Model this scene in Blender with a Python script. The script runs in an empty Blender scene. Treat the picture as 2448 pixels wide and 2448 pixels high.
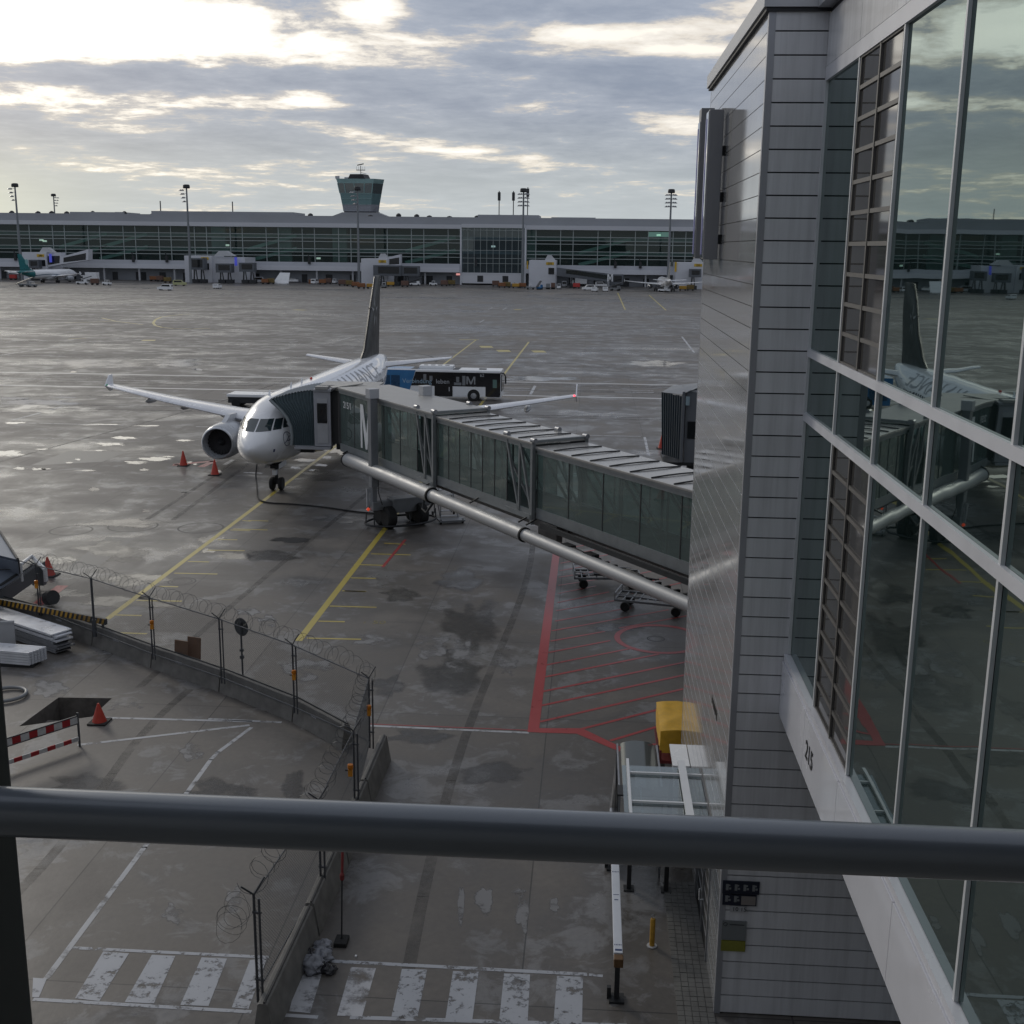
import bpy, bmesh, math, random
from mathutils import Vector, Matrix, noise
from mathutils.geometry import tessellate_polygon
random.seed(7)
R=math.radians
scn=bpy.context.scene
col=scn.collection
# ---------------------------------------------------------------- camera
H=14.5; FPX=2800.0; PITCH=R(12.723); AZ=R(3.804); ROLL=R(.65)
ca,sa=math.cos(AZ),math.sin(AZ)
_r=Vector((ca,sa,0)); _fh=Vector((-sa,ca,0))
_f=_fh*math.cos(PITCH)+Vector((0,0,-math.sin(PITCH))); _u=_fh*math.sin(PITCH)+Vector((0,0,math.cos(PITCH)))
IX=_r*math.cos(ROLL)+_u*math.sin(ROLL); IY=_r*math.sin(ROLL)-_u*math.cos(ROLL)
cam=bpy.data.cameras.new('camera'); camo=bpy.data.objects.new('camera',cam); col.objects.link(camo)
cam.sensor_width=36; cam.lens=FPX/2448*36; cam.clip_start=.1; cam.clip_end=6000
m=Matrix.Identity(4)
for i,v in enumerate((IX,-IY,-_f)):
    for j in range(3): m[j][i]=v[j]
m.translation=Vector((0,0,H)); camo.matrix_world=m
scn.camera=camo
def G(x,y,z=0.0):
    """point of the ground (or of height z) measured from the survey of the photograph"""
    d=IX*(x-1224)+IY*(y-1224)+_f*FPX; t=(z-H)/d.z
    return (d.x*t,d.y*t)
def PY(x,y,Y):
    d=IX*(x-1224)+IY*(y-1224)+_f*FPX; t=Y/d.y
    return (d.x*t,d.z*t+H)
# ---------------------------------------------------------------- world
SUN_AZ=R(-42); SUN_EL=R(24)
w=bpy.data.worlds.new('World'); scn.world=w; w.use_nodes=True
nt=w.node_tree; nt.nodes.clear()
def N(nt,t,**k):
    n=nt.nodes.new(t)
    for a,b in k.items(): setattr(n,a,b)
    return n
def L(nt,a,b): nt.links.new(a,b)
def mth(nt,op,a,b=None,c=None,clamp=False):
    n=nt.nodes.new('ShaderNodeMath'); n.operation=op; n.use_clamp=clamp
    for i,v in enumerate((a,b,c)):
        if v is None: continue
        if isinstance(v,(int,float)): n.inputs[i].default_value=v
        else: nt.links.new(v,n.inputs[i])
    return n.outputs[0]
def ramp(nt,fac,pts,interp='LINEAR'):
    n=nt.nodes.new('ShaderNodeValToRGB'); n.color_ramp.interpolation=interp
    e=n.color_ramp.elements
    while len(e)<len(pts): e.new(.5)
    for i,(p,c) in enumerate(pts):
        e[i].position=p; e[i].color=(c,c,c,1) if isinstance(c,(int,float)) else (*c,1)
    nt.links.new(fac,n.inputs[0]); return n.outputs[0]
def mixc(nt,fac,a,b,mode='MIX'):
    n=nt.nodes.new('ShaderNodeMix'); n.data_type='RGBA'; n.blend_type=mode
    for s,v in ((n.inputs[0],fac),(n.inputs[6],a),(n.inputs[7],b)):
        if isinstance(v,(int,float)): s.default_value=v
        elif isinstance(v,tuple): s.default_value=(*v,1)
        else: nt.links.new(v,s)
    return n.outputs[2]
def nz(nt,vec,scale,detail=6,rough=.55,dist=0.0):
    n=nt.nodes.new('ShaderNodeTexNoise'); n.inputs['Scale'].default_value=scale; n.inputs['Detail'].default_value=detail
    n.inputs['Roughness'].default_value=rough; n.inputs['Distortion'].default_value=dist
    if vec is not None: nt.links.new(vec,n.inputs['Vector'])
    return n.outputs['Fac']
tc=N(nt,'ShaderNodeTexCoord'); sep=N(nt,'ShaderNodeSeparateXYZ'); L(nt,tc.outputs['Generated'],sep.inputs[0])
X,Y,Z=sep.outputs
sky=N(nt,'ShaderNodeTexSky'); sky.sky_type='NISHITA'; sky.sun_disc=False
sky.sun_elevation=SUN_EL; sky.sun_rotation=SUN_AZ; sky.air_density=1.2; sky.dust_density=2.0
zc=mth(nt,'MAXIMUM',Z,0.0); dz=mth(nt,'ADD',zc,.085)
px=mth(nt,'DIVIDE',X,dz); py=mth(nt,'DIVIDE',Y,dz)
cmb=N(nt,'ShaderNodeCombineXYZ'); L(nt,px,cmb.inputs[0]); L(nt,py,cmb.inputs[1])
cv=cmb.outputs[0]
big=nz(nt,cv,.55,9,.60,.25); mid=nz(nt,cv,1.7,9,.64,.35); fine=nz(nt,cv,4.6,9,.66,.2)
azn=mth(nt,'MULTIPLY',mth(nt,'ARCTAN2',X,Y),57.2958); eln=mth(nt,'MULTIPLY',mth(nt,'ARCSINE',Z),57.2958)
def lobe(az,el,waz,wel,slope=0.0,amp=1.0):
    a=mth(nt,'SUBTRACT',azn,az); b=mth(nt,'SUBTRACT',mth(nt,'SUBTRACT',eln,el),mth(nt,'MULTIPLY',a,slope))
    a=mth(nt,'DIVIDE',a,waz); b=mth(nt,'DIVIDE',b,wel)
    q=mth(nt,'ADD',mth(nt,'MULTIPLY',a,a),mth(nt,'MULTIPLY',b,b))
    return mth(nt,'MULTIPLY',mth(nt,'POWER',2.718,mth(nt,'MULTIPLY',q,-1.0)),amp)
def total(l):
    r=l[0]
    for k in l[1:]: r=mth(nt,'ADD',r,k)
    return r
cloud=mth(nt,'ADD',mth(nt,'MULTIPLY',big,.46),mth(nt,'ADD',mth(nt,'MULTIPLY',mid,.36),mth(nt,'MULTIPLY',fine,.22)))
gaps=total([lobe(-29,8.9,13.5,1.35,.03,.46),lobe(-29,12.3,4,1.0,0,.25),lobe(-26,17,13,3.0,0,.42),lobe(-10.2,10.5,1.5,.5,0,.20),
            lobe(1,9.5,6.5,.55,.03,.15),lobe(4,8.8,3.0,.30,.0,.14),lobe(8.5,11.4,3.0,1.0,.1,.15),
            lobe(-25,5.9,7,.75,.0,.155),lobe(-7.5,4.5,8.0,.42,-.145,.135),lobe(-13,6.5,2.2,.45,0,.17),lobe(4,5.6,4.0,.7,0,.13),lobe(-22,3.2,7,.5,0,.12),lobe(-13,3.3,3,.4,0,.10),lobe(-60,9,18,5,0,.22)])
dens=mth(nt,'SUBTRACT',cloud,gaps)
thin=ramp(nt,dens,[(.26,1.0),(.36,.9),(.415,.35),(.445,0.0)])
gold=ramp(nt,dens,[(.36,0.0),(.42,1.0),(.475,0.0)])
lite=ramp(nt,dens,[(.42,1.0),(.50,.50),(.57,.15),(.63,0.0)])
glow=lobe(-34,9,26,10); low=lobe(-31,1.2,7,2.2)
elr=ramp(nt,Z,[(0.0,0.0),(.05,.25),(.11,1.0),(1.0,1.0)])
dk=mixc(nt,elr,(.42,.47,.50),(.245,.29,.39)); lt=mixc(nt,elr,(.57,.62,.65),(.46,.50,.585))
nsk=N(nt,'ShaderNodeVectorMath'); nsk.operation='SCALE'; L(nt,sky.outputs[0],nsk.inputs[0]); nsk.inputs['Scale'].default_value=.08
c=mixc(nt,lite,dk,lt)
c=mixc(nt,.10,c,nsk.outputs[0])
c=mixc(nt,ramp(nt,Z,[(0.0,.8),(.03,.5),(.075,0.0)]),c,(.56,.61,.63))
bright=mixc(nt,glow,(1.02,.94,.82),(1.9,1.84,1.68))
c=mixc(nt,mth(nt,'MULTIPLY',gold,.38),c,(1.0,.80,.52))
c=mixc(nt,thin,c,bright)
c=mixc(nt,mth(nt,'MULTIPLY',low,.55),c,(.95,.93,.66))
c=mixc(nt,ramp(nt,Z,[(.0,.0),(.22,.0),(.5,1.0)]),c,(.37,.395,.45))
# behind the camera the overcast is slightly brighter
back=ramp(nt,mth(nt,'MULTIPLY',mth(nt,'SUBTRACT',1.0,Y),.5),[(0,1.0),(.5,1.0),(1.0,1.08)])
c=mixc(nt,1.0,c,back,'MULTIPLY')
bg=N(nt,'ShaderNodeBackground'); L(nt,c,bg.inputs[0]); bg.inputs[1].default_value=1.0
out=N(nt,'ShaderNodeOutputWorld'); L(nt,bg.outputs[0],out.inputs[0])
sun=bpy.data.lights.new('sun','SUN'); sun.energy=.9; sun.angle=R(14); sun.color=(1,.93,.82)
so=bpy.data.objects.new('sun',sun); col.objects.link(so)
sd=Vector((math.sin(SUN_AZ)*math.cos(SUN_EL),math.cos(SUN_AZ)*math.cos(SUN_EL),math.sin(SUN_EL)))
so.rotation_euler=sd.to_track_quat('Z','Y').to_euler(); so.location=(0,0,80)
scn.view_settings.view_transform='Standard'; scn.view_settings.look='None'
scn.view_settings.exposure=0; scn.view_settings.gamma=1
scn.render.resolution_x=1024; scn.render.resolution_y=1024
scn.cycles.max_bounces=8; scn.cycles.transparent_max_bounces=24
# ---------------------------------------------------------------- materials
MT={}
def mat(name,colr,rough=.5,metal=0.0,var=.12,scale=3.0,bump=0.0,spec=.5,emit=None,coat=0.0,ior=None,bscale=None):
    if name in MT: return MT[name]
    m=bpy.data.materials.new(name); m.use_nodes=True; t=m.node_tree; b=t.nodes['Principled BSDF']
    b.inputs['Roughness'].default_value=rough; b.inputs['Metallic'].default_value=metal
    b.inputs['Specular IOR Level'].default_value=spec
    if ior: b.inputs['IOR'].default_value=ior
    if coat: b.inputs['Coat Weight'].default_value=coat; b.inputs['Coat Roughness'].default_value=.05
    tcn=t.nodes.new('ShaderNodeTexCoord')
    if var>0:
        f=nz(t,tcn.outputs['Object'],scale,6,.6)
        lo=tuple(x*(1-var) for x in colr); hi=tuple(min(1,x*(1+var)) for x in colr)
        L(t,mixc(t,ramp(t,f,[(.3,0.0),(.7,1.0)]),lo,hi),b.inputs['Base Color'])
        L(t,ramp(t,f,[(.3,max(0,rough-.06)),(.7,min(1,rough+.08))]),b.inputs['Roughness'])
    else: b.inputs['Base Color'].default_value=(*colr,1)
    if bump>0:
        bn=t.nodes.new('ShaderNodeBump'); bn.inputs['Strength'].default_value=bump
        L(t,nz(t,tcn.outputs['Object'],bscale or scale*6,5),bn.inputs['Height']); L(t,bn.outputs[0],b.inputs['Normal'])
    if emit: b.inputs['Emission Color'].default_value=(*emit[0],1); b.inputs['Emission Strength'].default_value=emit[1]
    MT[name]=m; return m
def glassmat(name,tint,base_refl=.08,gain=1.0,rough=.01,bump=0.0,film=(.25,.38,.35),dirt=0.0):
    if name in MT: return MT[name]
    m=bpy.data.materials.new(name); m.use_nodes=True; t=m.node_tree; t.nodes.clear()
    o=N(t,'ShaderNodeOutputMaterial'); df=N(t,'ShaderNodeBsdfDiffuse'); df.inputs[0].default_value=(*film,1); tr=N(t,'ShaderNodeBsdfTransparent'); tr.inputs[0].default_value=(*tint,1)
    gl=N(t,'ShaderNodeBsdfGlossy'); gl.inputs['Roughness'].default_value=rough; gl.inputs[0].default_value=(.92,.97,.95,1)
    fr=N(t,'ShaderNodeLayerWeight'); fr.inputs[0].default_value=.5
    f=mth(t,'ADD',mth(t,'MULTIPLY',mth(t,'POWER',fr.outputs['Facing'],4.0),gain),base_refl+.04*gain,clamp=True)
    if bump:
        tcn=N(t,'ShaderNodeTexCoord'); bn=N(t,'ShaderNodeBump'); bn.inputs['Strength'].default_value=bump; bn.inputs['Distance'].default_value=.02
        L(t,nz(t,tcn.outputs['Object'],.35,2),bn.inputs['Height']); L(t,bn.outputs[0],gl.inputs['Normal'])
    m0=N(t,'ShaderNodeMixShader'); m0.inputs[0].default_value=dirt; L(t,tr.outputs[0],m0.inputs[1]); L(t,df.outputs[0],m0.inputs[2])
    mx=N(t,'ShaderNodeMixShader'); L(t,f,mx.inputs[0]); L(t,m0.outputs[0],mx.inputs[1]); L(t,gl.outputs[0],mx.inputs[2]); L(t,mx.outputs[0],o.inputs[0])
    MT[name]=m; return m
def worn(name,colr,thr=.42,scale=2.2,rough=.4,soft=.06,cover=0.0):
    """paint that has flaked: the noise drives its cover"""
    if name in MT: return MT[name]
    m=bpy.data.materials.new(name); m.use_nodes=True; t=m.node_tree; b=t.nodes['Principled BSDF']; o=t.nodes['Material Output']
    b.inputs['Roughness'].default_value=rough
    g=N(t,'ShaderNodeNewGeometry'); f=nz(t,g.outputs['Position'],scale,9,.68)
    f2=nz(t,g.outputs['Position'],scale*.22,4,.6)
    L(t,mixc(t,f2,tuple(x*.72 for x in colr),colr),b.inputs['Base Color'])
    q=mth(t,'ADD',mth(t,'MULTIPLY',f,.6),mth(t,'MULTIPLY',f2,.4))
    if cover:
        at_=N(t,'ShaderNodeAttribute'); at_.attribute_name='cover'; q=mth(t,'ADD',q,mth(t,'MULTIPLY',mth(t,'SUBTRACT',mth(t,'MINIMUM',mth(t,'MULTIPLY',at_.outputs['Fac'],2.2),1.0),1.0),cover))
    a=ramp(t,q,[(thr-soft,0.0),(thr+soft,1.0)])
    tr=N(t,'ShaderNodeBsdfTransparent'); mx=N(t,'ShaderNodeMixShader')
    L(t,a,mx.inputs[0]); L(t,tr.outputs[0],mx.inputs[1]); L(t,b.outputs[0],mx.inputs[2]); L(t,mx.outputs[0],o.inputs[0])
    MT[name]=m; return m
# ---------------------------------------------------------------- object helpers
W={}
def link(o,parent=None,mw=None):
    col.objects.link(o)
    if parent is not None: o.parent=parent
    return o
def tag(o,label,cat=None,group=None,kind=None):
    if label: o['label']=label
    if cat: o['category']=cat
    if group: o['group']=group
    if kind: o['kind']=kind
    return o
def thing(name,label,cat,loc=(0,0,0),rz=0.0,group=None):
    o=bpy.data.objects.new(name,None); o.empty_display_size=.3; o.location=loc; o.rotation_euler=(0,0,rz)
    col.objects.link(o); tag(o,label,cat,group)
    W[o]=Matrix.Translation(Vector(loc))@Matrix.Rotation(rz,4,'Z'); return o
class MB:
    def __init__(s): s.v=[]; s.f=[]; s.w=[]; s.M=Matrix.Identity(4)
    def add(s,vs,fs):
        n=len(s.v); s.v+= [s.M@Vector(v) for v in vs]; s.f+=[tuple(i+n for i in f) for f in fs]; return s
    def box(s,x0,x1,y0,y1,z0,z1,bev=0.0):
        if bev<=0:
            return s.add([(x0,y0,z0),(x1,y0,z0),(x1,y1,z0),(x0,y1,z0),(x0,y0,z1),(x1,y0,z1),(x1,y1,z1),(x0,y1,z1)],
              [(0,3,2,1),(4,5,6,7),(0,1,5,4),(1,2,6,5),(2,3,7,6),(3,0,4,7)])
        bm=bmesh.new(); bmesh.ops.create_cube(bm,size=1)
        for v in bm.verts: v.co=Vector(((x0+x1)/2+v.co.x*(x1-x0),(y0+y1)/2+v.co.y*(y1-y0),(z0+z1)/2+v.co.z*(z1-z0)))
        bmesh.ops.bevel(bm,geom=bm.edges[:],offset=bev,segments=2,affect='EDGES',profile=.6)
        bm.verts.index_update(); s.add([v.co.copy() for v in bm.verts],[tuple(v.index for v in f.verts) for f in bm.faces]); bm.free(); return s
    def bar(s,p,q,w=.1,h=None,up=(0,0,1)):
        h=h or w; p=Vector(p); q=Vector(q); d=(q-p).normalized(); u=Vector(up)
        if abs(d.dot(u))>.99: u=Vector((0,1,0))
        r=d.cross(u).normalized(); u=r.cross(d)
        vs=[]
        for a in (p,q):
            for i,j in ((-1,-1),(1,-1),(1,1),(-1,1)): vs.append(a+r*(i*w/2)+u*(j*h/2))
        return s.add(vs,[(3,2,1,0),(4,5,6,7),(0,1,5,4),(1,2,6,5),(2,3,7,6),(3,0,4,7)])
    def tube(s,pts,r,n=10,caps=True,closed=False):
        pts=[Vector(p) for p in pts]; rr=r if isinstance(r,(list,tuple)) else [r]*len(pts)
        rings=[];pr=None
        for i,p in enumerate(pts):
            if closed: d=(pts[(i+1)%len(pts)]-pts[i-1])
            else: d=(pts[min(i+1,len(pts)-1)]-pts[max(i-1,0)])
            d.normalize(); u=Vector((0,0,1)) if abs(d.z)<.95 else Vector((0,1,0))
            a=d.cross(u).normalized() if pr is None else (pr-d*pr.dot(d)).normalized(); pr=a; b=d.cross(a)
            rings.append([p+(a*math.cos(t)+b*math.sin(t))*rr[i] for t in [2*math.pi*k/n for k in range(n)]])
        vs=[v for g in rings for v in g]; fs=[]
        m_=len(pts)
        for i in range(m_ if closed else m_-1):
            j=(i+1)%m_
            for k in range(n): fs.append((i*n+k,i*n+(k+1)%n,j*n+(k+1)%n,j*n+k))
        if caps and not closed: fs+= [tuple(range(n))[::-1],tuple((m_-1)*n+k for k in range(n))]
        return s.add(vs,fs)
    def cyl(s,p,q,r,n=20): return s.tube([p,q],r,n)
    def lathe(s,prof,c=(0,0,0),n=20,axis='Z'):
        vs=[];fs=[]
        for (r,z) in prof:
            for k in range(n):
                t=2*math.pi*k/n; a,b=r*math.cos(t),r*math.sin(t)
                v={'Z':(a,b,z),'Y':(a,z,b),'X':(z,a,b)}[axis]; vs.append(tuple(v[i]+c[i] for i in range(3)))
        for i in range(len(prof)-1):
            for k in range(n): fs.append((i*n+k,i*n+(k+1)%n,(i+1)*n+(k+1)%n,(i+1)*n+k))
        fs+=[tuple(range(n))[::-1],tuple((len(prof)-1)*n+k for k in range(n))]
        return s.add(vs,fs)
    def prism(s,poly,a,b,axis='Y'):
        """poly of 2-D points extruded from a to b along axis (Y: points are x,z; X: y,z; Z: x,y)"""
        n=len(poly); vs=[]
        for t in (a,b):
            for (p,q) in poly: vs.append({'Y':(p,t,q),'X':(t,p,q),'Z':(p,q,t)}[axis])
        fs=[(i,(i+1)%n,n+(i+1)%n,n+i) for i in range(n)]
        tri=tessellate_polygon([[Vector((p,q,0)) for p,q in poly]])
        fs+=[tuple(t)[::-1] for t in tri]+[tuple(i+n for i in t) for t in tri]
        return s.add(vs,fs)
    def sheet(s,poly,z):
        tri=tessellate_polygon([[Vector((p,q,0)) for p,q in poly]]); return s.add([(p,q,z) for p,q in poly],[tuple(t) for t in tri])
    def build(s,name,m,parent=None,world=False,smooth=False,angle=None):
        me=bpy.data.meshes.new(name); vs=s.v
        if world and parent is not None:
            r=parent
            while r.parent is not None: r=r.parent
            inv=W[r].inverted(); vs=[inv@Vector(v) for v in vs]
        me.from_pydata([tuple(v) for v in vs],[],s.f)
        bm=bmesh.new(); bm.from_mesh(me); bmesh.ops.recalc_face_normals(bm,faces=bm.faces[:]); bm.to_mesh(me); bm.free()
        me.materials.append(m)
        if s.w: me.attributes.new('cover','FLOAT','POINT').data.foreach_set('value',s.w)
        if smooth:
            me.polygons.foreach_set('use_smooth',[True]*len(me.polygons))
            me.set_sharp_from_angle(angle=R(angle or 40))
        o=bpy.data.objects.new(name,me); link(o,parent); return o
def solo(mb,name,m,label,cat,group=None,kind=None,**k):
    """one-mesh thing: origin moved to the base of its bounds"""
    xs=[v.x for v in mb.v]; ys=[v.y for v in mb.v]; zs=[v.z for v in mb.v]
    c=Vector(((min(xs)+max(xs))/2,(min(ys)+max(ys))/2,min(zs)))
    mb.v=[v-c for v in mb.v]; o=mb.build(name,m,**k); o.location=c; W[o]=Matrix.Translation(c); return tag(o,label,cat,group,kind)
def copy_tree(o,parent=None):
    c=o.copy(); col.objects.link(c)
    if parent is not None: c.parent=parent
    for ch in list(o.children): copy_tree(ch,c)
    return c
def place(proto,used,loc,rz,label,group=None):
    o=proto if not used[0] else copy_tree(proto); used[0]=True
    o.location=loc; o.rotation_euler=(0,0,rz); o['label']=label
    if group: o['group']=group
    return o
def textmesh(txt,size,thick=0.0,bold=0.0):
    cu=bpy.data.curves.new('lettering','FONT'); cu.body=txt; cu.size=size; cu.extrude=thick; cu.offset=bold; cu.align_x='LEFT'; cu.resolution_u=3
    o=bpy.data.objects.new('lettering',cu); col.objects.link(o); bpy.context.view_layer.update()
    me=bpy.data.meshes.new_from_object(o.evaluated_get(bpy.context.evaluated_depsgraph_get()))
    bpy.data.objects.remove(o); bpy.data.curves.remove(cu)
    return me
def lettering(name,txt,size,m,parent,origin,xdir,ydir,thick=.01,bold=0.0,center=False):
    me=textmesh(txt,size,thick,bold); xd=Vector(xdir).normalized(); yd=Vector(ydir).normalized(); zd=xd.cross(yd)
    wdt=max(v.co.x for v in me.vertices) if center else 0
    for v in me.vertices:
        c=v.co; v.co=Vector(origin)+xd*(c.x-wdt/2)+yd*c.y+zd*c.z
    me.materials.clear(); me.materials.append(m); o=bpy.data.objects.new(name,me); link(o,parent); return o
# ---------------------------------------------------------------- palette
mWhite=mat('white_paint',(.78,.79,.80),.3,0,.05,.8,coat=.3)
mAir=mat('aircraft_white',(.84,.85,.87),.22,0,.04,.6,coat=.6)
mWing=mat('wing_grey',(.50,.52,.55),.35,.2,.08,1.0)
mBlack=mat('gloss_black',(.012,.013,.014),.38,0,.1,1,spec=.28)
mRub=mat('rubber',(.012,.012,.012),.75,0,.2,8,bump=.2)
mDark=mat('dark_metal',(.035,.037,.04),.5,.4,.2,4)
mSteel=mat('galvanised_steel',(.30,.31,.33),.4,.6,.15,5)
mAlu=mat('aluminium',(.55,.57,.60),.32,.8,.10,4)
mGrey=mat('grey_paint',(.20,.21,.22),.45,.1,.12,2)
mLGrey=mat('light_grey_paint',(.42,.43,.45),.4,.1,.08,2)
mTeal=mat('canopy_fabric',(.10,.135,.15),.55,0,.15,5)
mBrown=mat('bridge_brown',(.13,.125,.12),.45,.2,.12,3)
mFrame=mat('bridge_frame',(.22,.235,.24),.42,.3,.12,3)
mRed=mat('red_paint',(.42,.035,.03),.5,0,.2,5)
mCone=mat('cone_orange',(.42,.04,.022),.5,0,.15,6)
mYel=mat('yellow_tarpaulin',(.62,.36,.03),.5,0,.12,5,bump=.3)
mYPost=mat('yellow_paint',(.45,.25,.03),.5,0,.25,9)
mAmber=mat('amber_plastic',(.60,.24,.02),.3,0,.1,5)
mOrange=mat('orange_brown',(.22,.085,.03),.6,0,.3,3)
mBlue=mat('blue_paint',(.03,.16,.36),.35,0,.1,2,coat=.4)
mDGlass=mat('vehicle_glass',(.012,.014,.016),.06,0,0,ior=1.7)
mConc=mat('barrier_concrete',(.17,.165,.155),.8,0,.28,2.5,bump=.35)
mPlanks=mat('brown_board',(.16,.085,.045),.7,0,.2,8)
mSignY=mat('sign_yellow',(.62,.40,.03),.5,0,.1,4)
mFab=mat('plastic_bag',(.22,.23,.26),.35,0,.35,8,bump=.6)
# ================================================================ GROUND
def ground_mat():
    m=bpy.data.materials.new('wet_concrete_apron'); m.use_nodes=True; t=m.node_tree; b=t.nodes['Principled BSDF']
    g=N(t,'ShaderNodeNewGeometry'); P=g.outputs['Position']; sp=N(t,'ShaderNodeSeparateXYZ'); L(t,P,sp.inputs[0])
    x,y,_=sp.outputs
    # stretched coordinates: tyre and sweeping streaks run across the stands
    st=N(t,'ShaderNodeMapping'); L(t,P,st.inputs['Vector']); st.inputs['Scale'].default_value=(.35,1.3,1); st.inputs['Rotation'].default_value=(0,0,R(14))
    n1=nz(t,P,.045,7,.6,.4); n2=nz(t,P,.33,8,.62,.5); n3=nz(t,P,6.0,5,.6); n4=nz(t,st.outputs[0],.10,7,.62,.3)
    n5=nz(t,P,1.1,9,.7,.8)
    wet=mth(t,'ADD',mth(t,'MULTIPLY',n1,.35),mth(t,'ADD',mth(t,'MULTIPLY',n2,.35),mth(t,'MULTIPLY',n4,.35)))
    wetf=ramp(t,wet,[(.44,0.0),(.50,.55),(.58,1.0)])
    drypatch=ramp(t,mth(t,'ADD',mth(t,'MULTIPLY',n5,.45),mth(t,'MULTIPLY',n2,.6)),[(.55,0.0),(.60,1.0)])
    c=mixc(t,wetf,(.150,.137,.124),(.080,.073,.066))
    c=mixc(t,mth(t,'MULTIPLY',drypatch,.55),c,(.21,.21,.212))
    # slab tone differences
    sx=mth(t,'FLOOR',mth(t,'DIVIDE',mth(t,'ADD',x,1.1),5.3)); sy=mth(t,'FLOOR',mth(t,'DIVIDE',mth(t,'SUBTRACT',y,20.25),7.2))
    cb=N(t,'ShaderNodeCombineXYZ'); L(t,sx,cb.inputs[0]); L(t,sy,cb.inputs[1]); wn=N(t,'ShaderNodeTexWhiteNoise'); wn.noise_dimensions='2D'; L(t,cb.outputs[0],wn.inputs['Vector'])
    c=mixc(t,1.0,c,ramp(t,wn.outputs['Value'],[(0,.86),(1,1.12)]),'MULTIPLY')
    c=mixc(t,1.0,c,ramp(t,n3,[(.3,.88),(.7,1.12)]),'MULTIPLY')
    # dark rubber and oil stains
    o=ramp(t,nz(t,P,.55,6,.7,1.2),[(.62,0.0),(.84,.5)]); c=mixc(t,o,c,(.035,.034,.033))
    # joints
    def joint(v,off,per,wd):
        q=mth(t,'ABSOLUTE',mth(t,'SUBTRACT',mth(t,'FRACT',mth(t,'DIVIDE',mth(t,'SUBTRACT',v,off),per)),.5))
        return mth(t,'GREATER_THAN',q,.5-wd/per)
    j=mth(t,'MAXIMUM',joint(x,-1.1,5.3,.018),joint(y,20.25,7.2,.016)); c=mixc(t,mth(t,'MULTIPLY',j,.75),c,(.02,.02,.02))
    L(t,c,b.inputs['Base Color'])
    r=ramp(t,wet,[(.42,.66),(.49,.52),(.55,.34),(.62,.17)])
    r=mth(t,'ADD',r,mth(t,'MULTIPLY',n3,.10)); L(t,r,b.inputs['Roughness'])
    b.inputs['Specular IOR Level'].default_value=.5
    bn=N(t,'ShaderNodeBump'); bn.inputs['Distance'].default_value=.01; bn.inputs['Strength'].default_value=.35
    L(t,mth(t,'ADD',n3,mth(t,'MULTIPLY',n5,.6)),bn.inputs['Height']); L(t,bn.outputs[0],b.inputs['Normal'])
    return m
mGround=ground_mat()
hole=[(-17.25,32.5),(-15.35,33.45),(-15.35,35.0),(-17.1,34.9)]
outer=[(-3000,-3000),(3000,-3000),(3000,3000),(-3000,3000)]
g=MB(); lo=[[Vector((x,y,0)) for x,y in outer],[Vector((x,y,0)) for x,y in hole]]
tri=tessellate_polygon(lo); g.add([(x,y,0) for x,y in outer+hole],[tuple(t) for t in tri])
o=g.build('apron_ground',mGround); tag(o,'wet grey concrete apron',None,None,'structure')
t=MB(); n=len(hole); t.add([(x,y,z) for z in (0,-1.1) for x,y in hole],[(i,(i+1)%n,n+(i+1)%n,n+i) for i in range(n)]+[tuple(range(n,2*n))])
t.box(-17,-15.6,33.6,33.85,-.55,-.35); t.box(-17,-15.4,34.3,34.42,-.75,-.63)
o=t.build('excavated_pit',mat('pit_soil',(.12,.11,.10),.9,0,.35,4,bump=.6)); tag(o,'rectangular pit cut in the paving',None,None,'structure')

ZL=[.004]
mWL=worn('white_line_paint',(.46,.47,.49),.43,3.0,.35); mWL2=worn('flaking_white_paint',(.50,.51,.54),.47,2.6,.4)
mYL=worn('yellow_line_paint',(.50,.40,.07),.33,3.0,.35); mRL=worn('red_line_paint',(.40,.045,.045),.33,2.2,.35)
mPatch=worn('pale_repair',(.20,.20,.205),.5,1.3,.55,.05,.25)
def strip(mb,p,q,wd,z=.004,ext=0):
    p=Vector((*p,0)); q=Vector((*q,0)); d=(q-p).normalized(); s=Vector((-d.y,d.x,0))*wd/2; p=p-d*ext; q=q+d*ext
    mb.add([(v.x,v.y,z) for v in (p-s,q-s,q+s,p+s)],[(0,1,2,3)])
def st(*a,**k): tag(a[0].build(a[1],a[2]),a[3],None,None,'structure')
# yellow stand lines and ticks
ym=MB(); strip(ym,(-18.85,43.0),(-18.6,189),.25); strip(ym,(-10.72,41.2),(-10.0,186),.27,)
strip(ym,G(1145,812),G(1098,812),.9)
z1=lambda a,b:(a/2.76,1200+b/2.76); z2=lambda a,b:(560+a/3.332,1380+b/3.332); zd=lambda a,b:(a*1.2671,b*1.2671); z5=lambda a,b:(1120+a/3.578,700+b/3.578)
for a in [(1600,122,1656,128),(1520,185,1650,190),(1440,248,1565,250),(1370,318,1615,322),(1240,393,1380,396),(1150,470,1435,476),(1050,557,1175,560),(900,650,1200,655),(740,745,935,750),(700,860,970,870)]:
    strip(ym,G(*z1(*a[:2])),G(*z1(*a[2:])),.14,.0041)
for a in [(930,5,1130,10),(860,108,1050,115),(760,230,1133,240),(670,350,880,355),(580,485,1010,495)]: strip(ym,G(*z2(*a[:2])),G(*z2(*a[2:])),.13,.0041)
for a in [(725,1025,765,1027),(700,1045,775,1047),(668,1065,728,1067),(650,1115,690,1116),(440,998,505,1000),(468,982,506,983)]: strip(ym,G(*zd(*a[:2])),G(*zd(*a[2:])),.14,.0041)
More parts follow.
